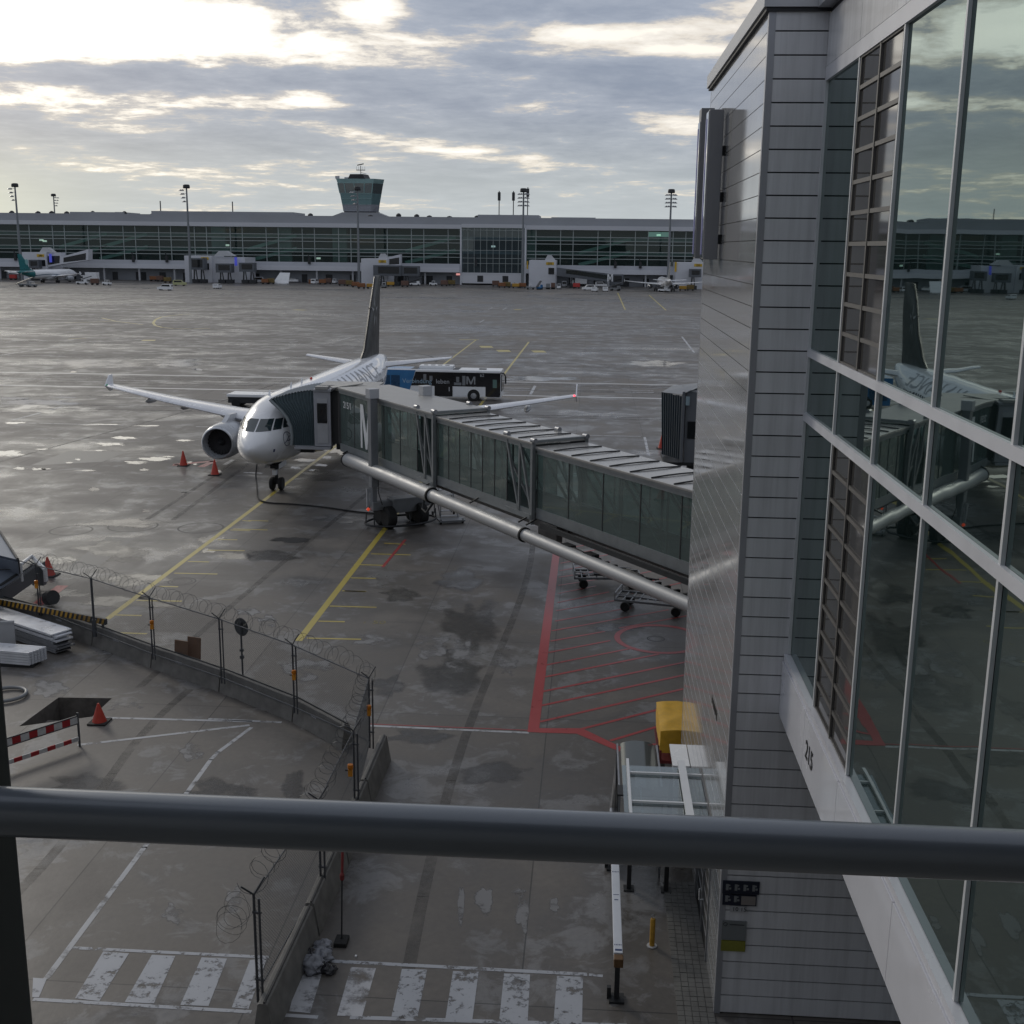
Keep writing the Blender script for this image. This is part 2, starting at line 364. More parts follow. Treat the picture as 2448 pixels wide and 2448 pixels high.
for a in [(0,1276,1340,145),(1340,145,1276,0),(1690,150,1545,20)][1:]: strip(ym,G(*z5(*a[:2])),G(*z5(*a[2:])),.35,.0042)
for a in [(100,462,205,462),(245,497,355,497),(548,502,655,502),(390,143,452,143)]:
    p=G(*z5(*a[:2])); q=G(*z5(*a[2:])); strip(ym,p,q,3.2,.0042)
for a in [(340,550,430,550),(1370,342,1450,345)]: strip(ym,G(220+a[0]/2.841,620+a[1]/2.841),G(220+a[2]/2.841,620+a[3]/2.841),2.0,.0042)
# far curved guide line
cv=[(665,372),(620,374),(540,382),(470,392),(430,410),(415,432),(430,450),(480,463),(560,470),(680,472),(790,468)]
for i in range(len(cv)-1):
    a,b=cv[i],cv[i+1]; strip(ym,G(220+a[0]/2.841,620+a[1]/2.841),G(220+b[0]/2.841,620+b[1]/2.841),.5,.0043,.3)
for a in [(600,45,1070,32),(1060,30,1320,62),(940,0,1060,28),(630,195,800,186)]: strip(ym,G(a[0]/3.864,760+a[1]/3.864),G(a[2]/3.864,760+a[3]/3.864),.4,.0043)
me=textmesh('1 50',.55)
o=ym.build('yellow_stand_markings',mYL); tag(o,None,None,None,'structure')
me.materials.clear(); me.materials.append(worn('faded_yellow_paint',(.30,.26,.08),.5,3.0,.5)); o=bpy.data.objects.new('yellow_stand_number',me); link(o); o.location=(*G(862,1490),.006); tag(o,None,None,None,'structure')
# white
wm=MB()
wr=MB(); strip(wr,(-130,129.6),(60,129.1),.55,.0044); strip(wr,(-130,117.9),(60,116.7),.55,.0044); o=wr.build('service_road_lines',worn('road_line_white',(.62,.62,.62),.30,.6,.3)); tag(o,None,None,None,'structure')
for k in range(-9,5):
    strip(wm,(k*13.0,123.6),(k*13.0+6.5,123.5),.22)
for k in range(-6,2): strip(wm,(k*14.0-4,92.5),(k*14.0+4,92.4),.18)
for k in range(-4,0): strip(wm,(k*17.0-8,85.2),(k*17.0-1,85.1),.12)
for a in [(500,1719,671,1727),(254,1716,600,1725),(188,1781,594,1734),(600,1740,522,1798),(522,1798,504,1816),(504,1816,449,1892),(449,1892,345,2026),(345,2026,112,2338),(883,1735,1262,1752)]:
    strip(wm,G(*a[:2]),G(*a[2:]),.13,.0045,.03)
for a in [(1825,375,1932,512),(570,795,530,870),(95,255,135,230),(170,145,205,125),(292,147,325,127),(300,832,560,835),(1250,848,1585,852),(355,755,470,750)]:
    strip(wm,G(*z5(*a[:2])),G(*z5(*a[2:])),.3,.0045)
strip(wm,G(1541,1045),G(1551,1090),.2); strip(wm,G(1548,1077),G(1590,1079),.2)
for a in [(425,343,575,355),(800,430,910,432),(660,425,700,428),(0,262,500,240),(1720,470,1880,450),(1665,555,1755,530),(1340,565,1400,558),(900,1395,960,1360),(1030,1448,1160,1453)]:
    strip(wm,G(220+a[0]/2.841,620+a[1]/2.841),G(220+a[2]/2.841,620+a[3]/2.841),.3,.0045)
for a in [(0,345,800,222),(0,10,900,18),(0,15,560,5),(1380,70,1490,60),(110,945,380,875),(460,850,570,820)]: strip(wm,G(a[0]/3.864,760+a[1]/3.864),G(a[2]/3.864,760+a[3]/3.864),.25,.0045)
o=wm.build('white_road_markings',mWL); tag(o,None,None,None,'structure')
z3=lambda a,b:(a/2.147,1900+b/2.147); z4=lambda a,b:(700+a/2.415,1950+b/2.415)
cw=MB(); strip(cw,G(*z3(375,786)),G(*z3(1380,835)),.10,.0046); strip(cw,G(*z3(170,1050)),G(*z3(1290,1115)),.10,.0046)
strip(cw,G(*z4(220,840)),G(*z4(1700,917)),.11,.0046); strip(cw,G(*z4(1710,918)),G(*z4(1790,926)),.09,.0046); strip(cw,G(*z4(330,1165)),G(*z4(1930,1212)),.11,.0046)
def quad(mb,f,pts,z): mb.add([(*G(*f(*p)),z) for p in pts],[(0,1,2,3)])
for q in [[(530,805),(662,815),(510,1060),(385,1045)],[(1035,835),(1165,842),(1070,1085),(925,1080)],[(780,822),(900,828),(790,1072),(640,1065)],[(1283,850),(1372,838),(1275,1100),(1190,1092)],[(170,940),(240,945),(200,1040),(165,1040)]]: quad(cw,z3,q,.0050)
for q in [[(630,885),(775,890),(720,1165),(570,1160)],[(925,898),(1073,902),(1035,1190),(880,1180)],[(1220,912),(1370,918),(1355,1205),(1190,1198)],[(1525,925),(1675,932),(1670,1212),(1505,1206)]]: quad(cw,z4,q,.0050)
o=cw.build('crosswalk_markings',worn('worn_crosswalk_paint',(.42,.44,.48),.445,5.5,.4,.04)); tag(o,None,None,None,'structure')
cw=MB()
for q in [[(335,875),(480,882),(400,1160),(255,1155)],[(30,905),(170,905),(100,1140),(-20,1130)]]: quad(cw,z4,q,.0050)
strip(cw,G(645,2425),G(760,2432),.10,.005)
o=cw.build('flaking_crosswalk_markings',mWL2); tag(o,None,None,None,'structure')
# red
rm=MB(); zr=lambda a,b:(1200+a/3.864,1300+b/3.864)
p=[G(*zr(235,1740)),G(*zr(340,1740)),G(*zr(545,20)),G(*zr(480,20))]
x0,x1=p[0][0],p[1][0]; rm.add([(x0,p[0][1],.0055),(x1,p[0][1],.0055),(x1+.02,59,.0055),(x0+.02,59,.0055)],[(0,1,2,3)])
rm.add([(*G(*zr(*q)),.0056) for q in [(340,1705),(720,1705),(690,1755),(340,1745)]],[(0,1,2,3)])
rm.add([(*G(*zr(*q)),.0057) for q in [(640,1735),(745,1708),(1105,1880),(1085,1920)]],[(0,1,2,3)])
for a in [(350,1645,1690,1338),(365,1495,1690,1212),(380,1365,1700,1092),(400,1230,1450,1020),(410,1120,1230,960),(430,1005,1000,895),(450,900,950,810),(460,805,1540,610),(490,715,1190,590),(500,620,1040,525),(510,545,990,445),(520,460,870,390),(520,385,1000,312),(525,310,1000,235),(530,250,1000,165),(540,180,1000,98),(550,110,1000,35),(560,50,1000,-30),(720,1715,1440,1533),(1000,1820,1440,1688),(1080,780,1740,660),(1350,1860,1440,1850),(1200,460,1800,330),(1200,290,1800,170),(1200,380,1800,255)]:
    strip(rm,G(*zr(*a[:2])),G(*zr(*a[2:])),.12 if a[1]>1200 else .10,.0058)
strip(rm,G(765*1.2671,1018*1.2671),G(722*1.2671,1070*1.2671),.14,.0058)
strip(rm,G(883,1731),G(1261,1746),.05,.0058)
c=G(1577,1527); rad=c[0]-G(1476,1527)[0]
ring=[(c[0]+r_*math.cos(a),c[1]+r_*1.0*math.sin(a)) for r_ in (rad-.1,rad+.12) for a in [2*math.pi*i/48 for i in range(48)]]
rm.add([(x,y,.0062) for x,y in ring],[(i,(i+1)%48,48+(i+1)%48,48+i) for i in range(48)])
for pts in [[(555,1395),(830,1370)],[(555,1395),(620,1400)],[(740,1410),(830,1370)]]: strip(rm,G(220+pts[0][0]/2.841,620+pts[0][1]/2.841),G(220+pts[1][0]/2.841,620+pts[1][1]/2.841),.5,.0058)
rm.box(*[v for v in (1.35,2.2)],26.4,27.4,.0065,.0067)
for a in [(15,1500,150,1400)]: strip(rm,G(a[0],a[1]),G(a[2],a[3]),.5,.0058)
o=rm.build('red_hatched_markings',mRL); tag(o,None,None,None,'structure')
# pale patches and dark stains
def blob(mb,cx,cy,rx,ry,z,seed,n=36,jag=.35):
    pts=[]
    for i in range(n):
        a=2*math.pi*i/n; k=1+jag*noise.noise(Vector((math.cos(a)*1.7+seed*3.1,math.sin(a)*1.7,seed)))*1.6+jag*.4*noise.noise(Vector((math.cos(a)*6+seed,math.sin(a)*6,seed)))
        pts.append(G(cx+rx*k*math.cos(a),cy+ry*k*math.sin(a)))
    c=G(cx,cy); nn=len(pts); mb.w+=[1.0]+[0.0]*nn; mb.add([(c[0],c[1],z)]+[(x,y,z) for x,y in pts],[(0,1+i,1+(i+1)%nn) for i in range(nn)])
pm=MB()
for i,(a,b,c_,d) in enumerate([(1110,490,80,100),(970,520,30,150),(1330,560,60,170),(1510,520,40,60),(1300,440,60,30)]):
    blob(pm,700+a/2.415,1950+b/2.415,c_/2.415,d/2.415,.003,i,jag=.3)
for i,(a,b,rx,ry) in enumerate([(415,2185,38,33),(1030,1545,62,38),(640,1490,35,30),(740,1600,90,40),(1210,1580,50,50),(590,1460,40,16),(300,1690,70,16),(880,1530,60,20),(250,1560,40,10),(460,1800,45,35),(560,2150,30,40),(1100,1570,50,60),(120,1650,60,30)]):
    blob(pm,a,b,rx,ry,.003,i+20,jag=.35)
o=pm.build('pale_concrete_repairs',mPatch); tag(o,None,None,None,'structure')
mPud=worn('puddle_water',(.035,.035,.035),.40,1.1,.05,.05,.16); mPud.node_tree.nodes['Principled BSDF'].inputs['IOR'].default_value=1.42
pu=MB()
for i,(a,b,rx,ry) in enumerate([(12,1085,46,9),(75,962,100,8),(20,953,60,3),(150,950,34,2.5),(35,1011,30,2.5),(240,1015,50,1.6),(355,1018,34,1.6),(292,1047,28,3.5),(262,1062,34,5),(100,1074,16,2),(240,1077,16,2),(50,1120,20,3),(90,1121,22,3),(325,1106,34,4),(375,1097,42,5),(345,1123,14,3),(185,1098,8,2),(166,1106,9,2),(225,1170,14,4),(284,1169,3,1),(440,1177,10,2),(465,968,13,2),(495,1318,22,6),(815,1077,30,12),(835,1068,22,9),(780,1093,14,4),(752,1124,14,3),(733,1100,30,4),(770,1112,18,3),(705,1118,12,3),(467,1110,6,2),(455,1105,7,2),(520,1128,14,4),(352,1222,16,4),(470,883,20,2),(175,889,10,2),(930,1135,8,4),(440,1053,22,3),(400,1092,16,2),(1080,1120,4,2),(205,1125,30,2),(110,1121,14,2)]):
    blob(pu,a,b,rx,ry,.0035,i+50,jag=.45)
o=pu.build('rain_puddles',mPud); tag(o,None,None,None,'structure')
mSheen=worn('wet_sheen_film',(.06,.06,.06),.43,.45,.10,.09,.30)
sh=MB()
for i,(a,b,rx,ry) in enumerate([(250,1312,95,26),(330,1385,120,24),(300,1440,150,22),(230,870,150,14),(420,868,90,12),(140,1340,60,14),(500,1290,50,10),(300,1250,120,14),(120,980,160,14),(1300,905,120,8),(560,1330,60,12),(700,1290,60,8),(1560,870,90,10),(360,1430,40,12)]):
    blob(sh,a,b,rx,ry,.0028,i+90,jag=.4)
o=sh.build('wet_film_patches',mSheen); tag(o,None,None,None,'structure')
# tyre tracks, patches and covers
tm=MB()
def track(pts,wd): 
    for a,b in zip(pts[:-1],pts[1:]): strip(tm,a,b,wd,.0024,.02)
for x0,x1,ya,yb in [(-3.4,-2.9,18,60),(-14.5,-12.2,36,110),(-24,-26,60,140),(-22.4,-24.2,60,140),(-40,-33,70,126),(-13.2,-12.9,18,36)]:
    track([(x0+(x1-x0)*(k/14)+.35*math.sin(k*.45+x0),ya+(yb-ya)*k/14) for k in range(15)],.28)
for yy in (121.0,122.6,125.8,127.2,101.5,103.4,148,151,200,230,171): track([(-130+k*13,yy+.5*math.sin(k*.7+yy)) for k in range(16)],.5)
for cx_,cy_,r_ in [(-45,95,22),(-10,150,30),(-60,150,40)]: track([(cx_+r_*math.cos(a),cy_+r_*.7*math.sin(a)) for a in [math.pi*k/20 for k in range(21)]],.4)
o=tm.build('tyre_tracks',worn('tyre_rubber_marks',(.085,.079,.073),.56,1.3,.45,.18)); tag(o,None,None,None,'structure')
dm=MB()
for i,(a,b,rx,ry) in enumerate([(1130,1500,90,75),(1085,1620,100,60),(960,1420,60,22),(640,1330,90,20),(820,1240,80,14),(300,1330,110,22),(150,1420,120,12),(700,1880,40,60),(1180,1850,110,40),(1000,1760,90,26),(520,1900,120,50),(200,1880,120,40),(770,1140,90,16),(1100,1390,80,30),(1470,1500,80,14),(930,1640,60,30)]): blob(dm,a,b,rx,ry,.0020,i+200,jag=.4)
o=dm.build('damp_dark_patches',worn('damp_patch',(.070,.066,.061),.47,.8,.24,.12,.30)); tag(o,None,None,None,'structure')
dr_=MB(); dr_.add([(*G(*q),.0026) for q in [(72,1113),(165,1078),(305,1080),(245,1104)]],[(0,1,2,3)]); dr_.add([(*G(*q),.0026) for q in [(150,1366),(255,1284),(325,1286),(240,1350)]],[(0,1,2,3)])
o=dr_.build('slab_repairs',worn('new_slab',(.085,.083,.082),.2,1.0,.35)); tag(o,None,None,None,'structure')
for (px_,py_,rr) in [(435,1390,.62),(1568,1527,.35),(318,1258,1.3),(170,1268,1.1),(480,1262,1.2)]:
    c_=G(px_,py_); mc=MB(); n_=32; big_=rr>1
    for ra,rb in ((rr,rr-.06),(rr*.72,rr*.66)) if not big_ else ((rr,rr-.10),):
        b0=len(mc.v); mc.add([(c_[0]+r2*math.cos(2*math.pi*k/n_),c_[1]+r2*math.sin(2*math.pi*k/n_),.0027) for r2 in (ra,rb) for k in range(n_)],[(k,(k+1)%n_,n_+(k+1)%n_,n_+k) for k in range(n_)])
    o=mc.build('manhole_cover',worn('cover_rust',(.04,.038,.036),.35,2,.5)); tag(o,None,None,None,'structure')
for (qa) in [[(548,1288),(560,1264),(640,1262),(628,1286)]]:
    for a_,b_ in zip(qa,qa[1:]+qa[:1]): 
        pass
# paved strip along the pier
pv=MB(); random.seed(3)
for i in range(5):
    for j in range(46):
        x=1.98+i*.145; y=18.0+j*.155
        if x<2.05+(0 if y>21 else .0): pass
        pv.box(x+.006,x+.139,y+.006,y+.149,0,.022+random.random()*.008)
o=pv.build('paving_strip',mat('grey_setts',(.12,.12,.115),.6,0,.35,1.3,bump=.2)); tag(o,None,None,None,'structure')
# ================================================================ NEAR BUILDING
def panelmat(name,c,rough,metal,lum=.05):
    m=mat(name,c,rough,metal,lum,.5,coat=.3); t=m.node_tree; b=t.nodes['Principled BSDF']; src=b.inputs['Base Color'].links[0].from_socket
    g=N(t,'ShaderNodeNewGeometry'); mp=N(t,'ShaderNodeMapping'); L(t,g.outputs['Position'],mp.inputs['Vector']); mp.inputs['Scale'].default_value=(7,7,.35)
    streak=ramp(t,nz(t,mp.outputs[0],1.0,6,.65),[(.42,1.0),(.72,.80)])
    sp=N(t,'ShaderNodeSeparateXYZ'); L(t,g.outputs['Position'],sp.inputs[0])
    wn=N(t,'ShaderNodeTexWhiteNoise'); wn.noise_dimensions='1D'; L(t,mth(t,'FLOOR',mth(t,'DIVIDE',mth(t,'SUBTRACT',17.95,sp.outputs[2]),.3655)),wn.inputs['W'])
    tone=ramp(t,wn.outputs['Value'],[(0,.93),(1,1.04)]); grime=ramp(t,mth(t,'ADD',sp.outputs[2],nz(t,g.outputs['Position'],2.5,5)),[(0.0,.78),(.06,1.0)]) 
    c2=mixc(t,1.0,mixc(t,1.0,src,streak,'MULTIPLY'),tone,'MULTIPLY'); L(t,c2,b.inputs['Base Color']); return m
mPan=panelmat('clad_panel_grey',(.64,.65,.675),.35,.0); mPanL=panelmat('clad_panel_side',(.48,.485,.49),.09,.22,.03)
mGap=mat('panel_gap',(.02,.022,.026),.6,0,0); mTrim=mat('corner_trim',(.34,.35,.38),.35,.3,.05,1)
mSkirt=mat('white_skirt_panel',(.66,.67,.72),.22,.0,.04,.5,coat=.4)
XP,XG,YF,YB=2.70,3.67,20.35,30.05
seams=[17.95-.3655*i for i in range(49)]
pier=thing('pier_building','grey panel clad pier projecting beside the glass facade','building',(XP+.5,YF+1,0))
c=MB(); c.box(XP+.03,XG+.6,YF+.03,YB-.03,0,18.2); c.box(XG+.6,13,YF+.03,YF+1.0,0,6.2); c.build('core_wall',mGap,pier,world=True)
c=MB()
zs=[18.28]+seams+[0.02]
for a,b in zip(zs[:-1],zs[1:]):
    if a-b<.05: continue
    x1=XG if a>6.3 else 13
    c.box(XP+.11,x1,YF-.004,YF+.03,b+.012,a-.012)
c.build('front_panels',mPan,pier,world=True)
c=MB()
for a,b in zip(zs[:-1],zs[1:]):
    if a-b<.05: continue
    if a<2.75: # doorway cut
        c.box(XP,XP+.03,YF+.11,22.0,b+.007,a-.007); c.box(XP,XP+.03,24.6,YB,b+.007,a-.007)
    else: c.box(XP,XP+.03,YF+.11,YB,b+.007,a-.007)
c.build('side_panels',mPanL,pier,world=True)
c=MB()
for b in seams: c.box(XP-.002,XP+.012,YF+.11,YB,b-.006,b+.006) if b<12 else None
c.build('panel_joint_strip',mAlu,pier,world=True)
c=MB(); c.box(XP-.004,XP+.11,YF-.012,YF+.11,0,18.28); c.build('corner_trim',mTrim,pier,world=True); c=MB(); c.box(XP-.002,XP+.1,YB-.06,YB+.02,0,18.2); c.build('corner_trim',mTrim,pier,world=True)
c=MB(); c.box(XP-.10,XG+.02,YF-.10,YB+.1,18.30,18.58); c.build('roof_cap',mLGrey,pier,world=True)
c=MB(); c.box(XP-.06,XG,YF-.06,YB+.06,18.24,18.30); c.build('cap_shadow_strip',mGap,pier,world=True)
d=MB(); d.box(XP+.02,XP+.06,22.05,24.55,.02,2.55); dr=d.build('door',mDark,pier,world=True)
d=MB(); [d.box(XP-.03,XP+.02,y,y+.07,0,2.62) for y in (22.0,23.1,24.5)]; d.box(XP-.03,XP+.02,22,24.6,2.56,2.66); d.build('door_frame',mSteel,dr,world=True)
d=MB(); d.tube([(XP-.03,22.75,1.0),(XP-.12,22.75,1.0),(XP-.12,22.75,1.25)],.018,8); d.build('handle',mAlu,dr,world=True)
d=MB(); random.seed(5)
for k in range(9):
    y=22.35+k*.125; z=5.35-.0*k; hh=.09+random.random()*.1
    d.box(XP-.006,XP,y,y+.03,z-hh/2-.05,z+hh/2-.02)
    d.box(XP-.006,XP,y,y+.09,z-.10+random.random()*.14,z-.07+random.random()*.14)
d.build('wall_lettering',mBlack,pier,world=True)
d=MB(); d.box(XP-.002,XP+.1,YF-.03,YF-.004,0,0.0+.02)
# two blade signs on the side wall
def blade(y,lab,blue):
    s=thing('blade_sign',lab,'sign',(2.3,y,14.3),group='tall blade signs on the pier wall')
    c=MB(); c.box(2.32,2.62,y,y+.55,14.30,17.36 if y<27 else 17.62,.015); c.build('casing',mat('sign_casing',(.20,.205,.22),.45,.3,.05,2),s,world=True)
    c=MB(); c.box(2.30,2.319,y+.03,y+.52,14.33,17.33,.004); c.build('edge_strip',mat('mirror_edge',(.62,.63,.65),.08,.9,0),s,world=True)
    c=MB(); c.box(2.288,2.30,y+.36,y+.46,14.4,17.2); c.build('light_strip',mat('violet_light',(.36,.36,.50),.2,0,0,emit=((.35,.33,1.0),.05 if blue else .0)),s,world=True)
    c=MB(); [c.box(2.62,XP,y+.2,y+.32,z,z+.2) for z in (16.45,15.5,14.62)]; c.build('bracket',mDark,s,world=True)
blade(25.9,'nearer grey blade sign with a violet light strip',True); blade(28.0,'farther blade sign partly hidden behind the nearer one',False)
# ---- glass facade
fac=thing('glass_facade','glazed terminal facade with the white skirt numbered 215','building',(XG+.3,8,6.2))
mGl=mat('facade_glass',(.006,.012,.012),.012,0,0,ior=3.6)
b_=mGl.node_tree; tcn=N(b_,'ShaderNodeTexCoord'); bn=N(b_,'ShaderNodeBump'); bn.inputs['Strength'].default_value=.05; bn.inputs['Distance'].default_value=.05
L(b_,nz(b_,tcn.outputs['Object'],.5,2),bn.inputs['Height']); L(b_,bn.outputs[0],b_.nodes['Principled BSDF'].inputs['Normal'])
b_.nodes['Principled BSDF'].inputs['Specular Tint'].default_value=(.78,.96,.93,1)
mGv=mat('vent_glass',(.060,.058,.056),.05,0,0,ior=1.75)
mullY=[YF-2.505*i for i in range(10)]
c=MB(); c.box(XG+.25,22,-2.2,YF-.02,6.22,18.3); c.box(XG+.6,22,YF+1,42,0,14.2); c.build('core_wall',mat('facade_core',(.03,.035,.035),.8,0,.2,1),fac,world=True)
levels=[(7.42,11.66),(11.80,12.75),(12.88,17.18)]
for i in range(9):
    ya,yb=mullY[i+1],mullY[i]
    for li,(za,zb) in enumerate(levels):
        tilt=random.uniform(-.004,.004)
        c=MB(); c.add([(XG+.03,ya+.03,za),(XG+.03+tilt,yb-.03,za),(XG+.03+tilt,yb-.03,zb),(XG+.03,ya+.03,zb)],[(0,1,2,3)])
        c.add([(XG+.05,ya+.03,za),(XG+.05+tilt,yb-.03,za),(XG+.05+tilt,yb-.03,zb),(XG+.05,ya+.03,zb)],[(0,1,2,3)])
        p_=c.build('window_pane',mGv if (i in (1,7) and li!=1) else mGl,fac,world=True)
        if i in (1,7) and li!=1:
            q=MB(); rows=10; hh=(zb-za)/rows
            for k in range(rows+1):
                for s in (-1,0):
                    q.box(XG+.004,XG+.028,ya+.10 if s else (ya+yb)/2+.03,(ya+yb)/2-.03 if s else yb-.10,max(za,za+k*hh-.034)+.01,min(zb,za+k*hh+.034))
            q.box(XG-.0,XG+.028,ya+.05,ya+.10,za,zb); q.box(XG-.0,XG+.028,yb-.10,yb-.05,za,zb); q.box(XG-.006,XG+.028,(ya+yb)/2-.03,(ya+yb)/2+.03,za,zb)
            q.build('vent_grille',mat('grille_bronze',(.115,.11,.105),.45,.2,.08,3),p_,world=True)
c=MB()
for y in mullY: c.box(XG-.012,XG+.03,y-.028,y+.028,7.42,17.2)
c.box(XG-.02,XG+.03,YF-.08,YF-.02,7.42,17.2)
c.build('mullions',mat('mullion_aluminium',(.62,.64,.66),.4,.1,.06,2),fac,world=True)
c=MB()
for a,b in ((11.66,11.80),(12.75,12.88),(17.18,17.40)): c.box(XG-.022,XG+.03,-2.2,YF-.012,a,b)
c.build('transoms',mat('transom_aluminium',(.62,.63,.67),.35,.05,.05,2),fac,world=True)
c=MB()
for i in range(10):
    ya,yb=mullY[0]-2.505*(i+1),mullY[0]-2.505*i
    off=.0
    c.box(XG-.02,XG+.03,ya+.008,yb-.008-(0.012 if i==0 else 0),17.408,18.2); 
c.build('parapet_panels',mPan,fac,world=True)
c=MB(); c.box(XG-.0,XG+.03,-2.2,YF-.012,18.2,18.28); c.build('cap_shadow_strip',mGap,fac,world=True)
c=MB(); c.box(XG-.22,XG+1.2,-2.2,YF-.11,18.285,18.58); c.build('roof_cap',mLGrey,fac,world=True)
c=MB(); ys=[YF-.012,17.95,15.4,12.3,9.4,6.5,3.5,.5,-2.2]
for a,b in zip(ys[:-1],ys[1:]):
    c.box(XG-.10,XG+.2,b+.008,a-.008,6.25,7.28); 
c.box(XG-.08,XG+.2,-2.2,YF-.02,7.30,7.41)
sk=c.build('skirt_panels',mSkirt,fac,world=True)
lettering('gate_number','215',.42,mBlack,sk,W[fac].inverted()@Vector((XG-.108,17.72,6.62)),(0,-1,0),(0,0,1),.002,.006)
c=MB(); c.box(XG+.2,13,-2.2,YF-.02,6.12,6.24); c.build('soffit',mDark,fac,world=True)
# building the picture is taken from
own=thing('viewing_terminal','unseen terminal wing behind the camera, tall and dark to shade the apron','building',(-30,-14,0))
c=MB(); c.box(-95,XG+9,-28,-2.3,0,22); c.build('core_wall',mGrey,own,world=True)  # out of view; height and dark walls chosen to darken the foreground
c=MB(); c.box(-14,3.5,-2.3,.2,17.3,17.8); c.build('shade_roof',mGrey,own,world=True)  # unseen roof slab, added to shade the ground near the camera
c=MB(); c.box(-6,3.6,-2.3,1.62,12.55,12.85); c.build('gallery_floor',mConc,own,world=True)
c=MB(); c.box(-60,3.6,-2.3,-.9,0,12.5); c.build('lower_wall',mGrey,own,world=True)
mRail=mat('rail_paint',(.17,.195,.23),.33,.25,.08,2,coat=.5)
c=MB(); c.tube([(-.95,1.25,13.832),(2.4,1.25,13.832)],.0295,28); solo(c,'handrail',mRail,'round dark grey handrail crossing in front','handrail',smooth=True)
c=MB(); c.box(-.84,-.748,1.29,1.38,12.85,15.6,.006); solo(c,'window_post',mat('post_dark',(.012,.014,.016),.45,.2,0),'dark upright post at the left end of the handrail','post')
# ================================================================ FAR TERMINAL
YT=469.0
ft=thing('satellite_terminal','long low glazed terminal across the apron','building',(-90,YT,0))
def FX(x,y,Yd=YT): return PY(x,y,Yd)
mFas=mat('terminal_fascia',(.36,.37,.40),.5,.1,.05,.05); mRoof=mat('terminal_roof',(.31,.32,.34),.6,.1,.08,.05)
mTG=glassmat('terminal_glass',(.50,.64,.61),.01,.45,film=(.12,.2,.18),dirt=.08)
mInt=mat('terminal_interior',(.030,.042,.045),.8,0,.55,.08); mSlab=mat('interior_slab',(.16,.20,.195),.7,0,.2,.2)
mMul=mat('terminal_mullion',(.33,.37,.365),.5,.0,.05,.3)
XL,XR=-420,160
xc0,xc1=-52.0,-27.3
zf0,zf1=21.4,23.0  # fascia
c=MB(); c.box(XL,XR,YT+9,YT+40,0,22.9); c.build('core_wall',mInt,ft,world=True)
c=MB(); c.box(XL,xc0,YT-1.2,YT+40,zf0,zf1); c.box(xc1,XR,YT-1.2,YT+40,zf0,zf1); c.box(xc0,xc1,YT-1.9,YT+40,21.9,zf1+.3); c.build('roof_fascia',mat('bright_fascia',(.54,.55,.58),.45,.1,.04,.05),ft,world=True)
c=MB(); c.box(XL,XR,YT+2,YT+38,zf1,25.9); c.build('roof',mRoof,ft,world=True)
for (a,b,top,d) in [(166,274,507,505),(274,290,507,511),(361,700,506,518),(1142,1288,514,528),(1318,1424,520,530)]:
    xa=FX(a,520)[0]*1.02; xb=FX(b,520)[0]*1.02; zt=FX((a+b)/2,top,YT+12)[1]
    q=MB(); q.box(xa,xb,YT+10,YT+30,25.9,zt); q.build('plant_room',mRoof,ft,world=True)
random.seed(11)
for k in range(26):
    x=-240+k*8.3+random.uniform(-3,3)
    if -112<x<-92: continue
    q=MB(); h=random.uniform(.6,1.5); q.lathe([(1.0,25.9),(1.1,25.9+h*.6),(.5,25.9+h),(.05,25.9+h+.1)],(x,YT+14,0),10); q.build('roof_vent',mDark,ft,world=True)
for px_,hh in [(385,3),(557,3),(1193,8),(1227,8),(1261,9.5)]:
    x=FX(px_,520,YT+12)[0]; q=MB(); q.bar((x,YT+12,25.9),(x,YT+12,25.9+hh+2.5),.35)
    if hh>5: q.box(x-.55,x+.55,YT+11.6,YT+12.4,25.9+hh-1.2,25.9+hh+2.0)
    q.box(x-.8,x+.8,YT+11,YT+13,25.9,27.2); q.build('antenna',mDark,ft,world=True)
# curtain walls: bays alternate wide and narrow
def curtain(xa,xb,glass,zb=8.0,zt=21.35,wide=9.6,nar=4.9):
    xs=[xb]; k=0
    while xs[-1]-(wide if k%2 else nar)>xa: xs.append(xs[-1]-(wide if k%2 else nar)); k+=1
    xs.append(xa); xs=xs[::-1]
    for a,b in zip(xs[:-1],xs[1:]):
        if b<-330 or a>60: pass
        q=MB(); tl=random.uniform(-.25,.25)
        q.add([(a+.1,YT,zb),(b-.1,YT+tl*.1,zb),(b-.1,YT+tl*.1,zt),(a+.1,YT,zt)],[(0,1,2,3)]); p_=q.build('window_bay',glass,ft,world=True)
        q=MB(); q.box(a-.14,a+.14,YT-.25,YT+.05,zb,zt)
        for z in (10.5,11.9,13.2,16.0,17.3,18.7): q.box(a+.14,b-.14,YT-.16,YT+.02,z-.12,z+.12)
        q.build('window_frame',mMul,p_,world=True)
curtain(-300,xc0-.6,mTG); curtain(xc1+.6,64,mTG)
c=MB()
for z in (12.5,18.0): c.box(XL,XR,YT+1.2,YT+9,z-.65,z+.5)
c.build('floor_slab',mSlab,ft,world=True)
mStair=mat('stair_green',(.24,.34,.31),.6,0,.1,.2)
for (x0p,x1p) in [(235,300),(590,632),(968,1030),(1384,1455),(140,170)]:
    xa=FX(x0p,600)[0]; xb=xa+20
    q=MB(); q.bar((xa,YT+1.0,8.2),(xb,YT+1.0,13.2),.5,1.3); q.bar((xa,YT+1.0,12.6),(xb,YT+1.0,18.2),.5,1.3); q.build('stair_flight',mStair,ft,world=True)
for px_ in (678,1262,810,520):
    x=FX(px_,600)[0]; q=MB(); q.box(x-2.8,x+2.8,YT+1.5,YT+4,8,21.3); q.build('stair_core',mSlab,ft,world=True)
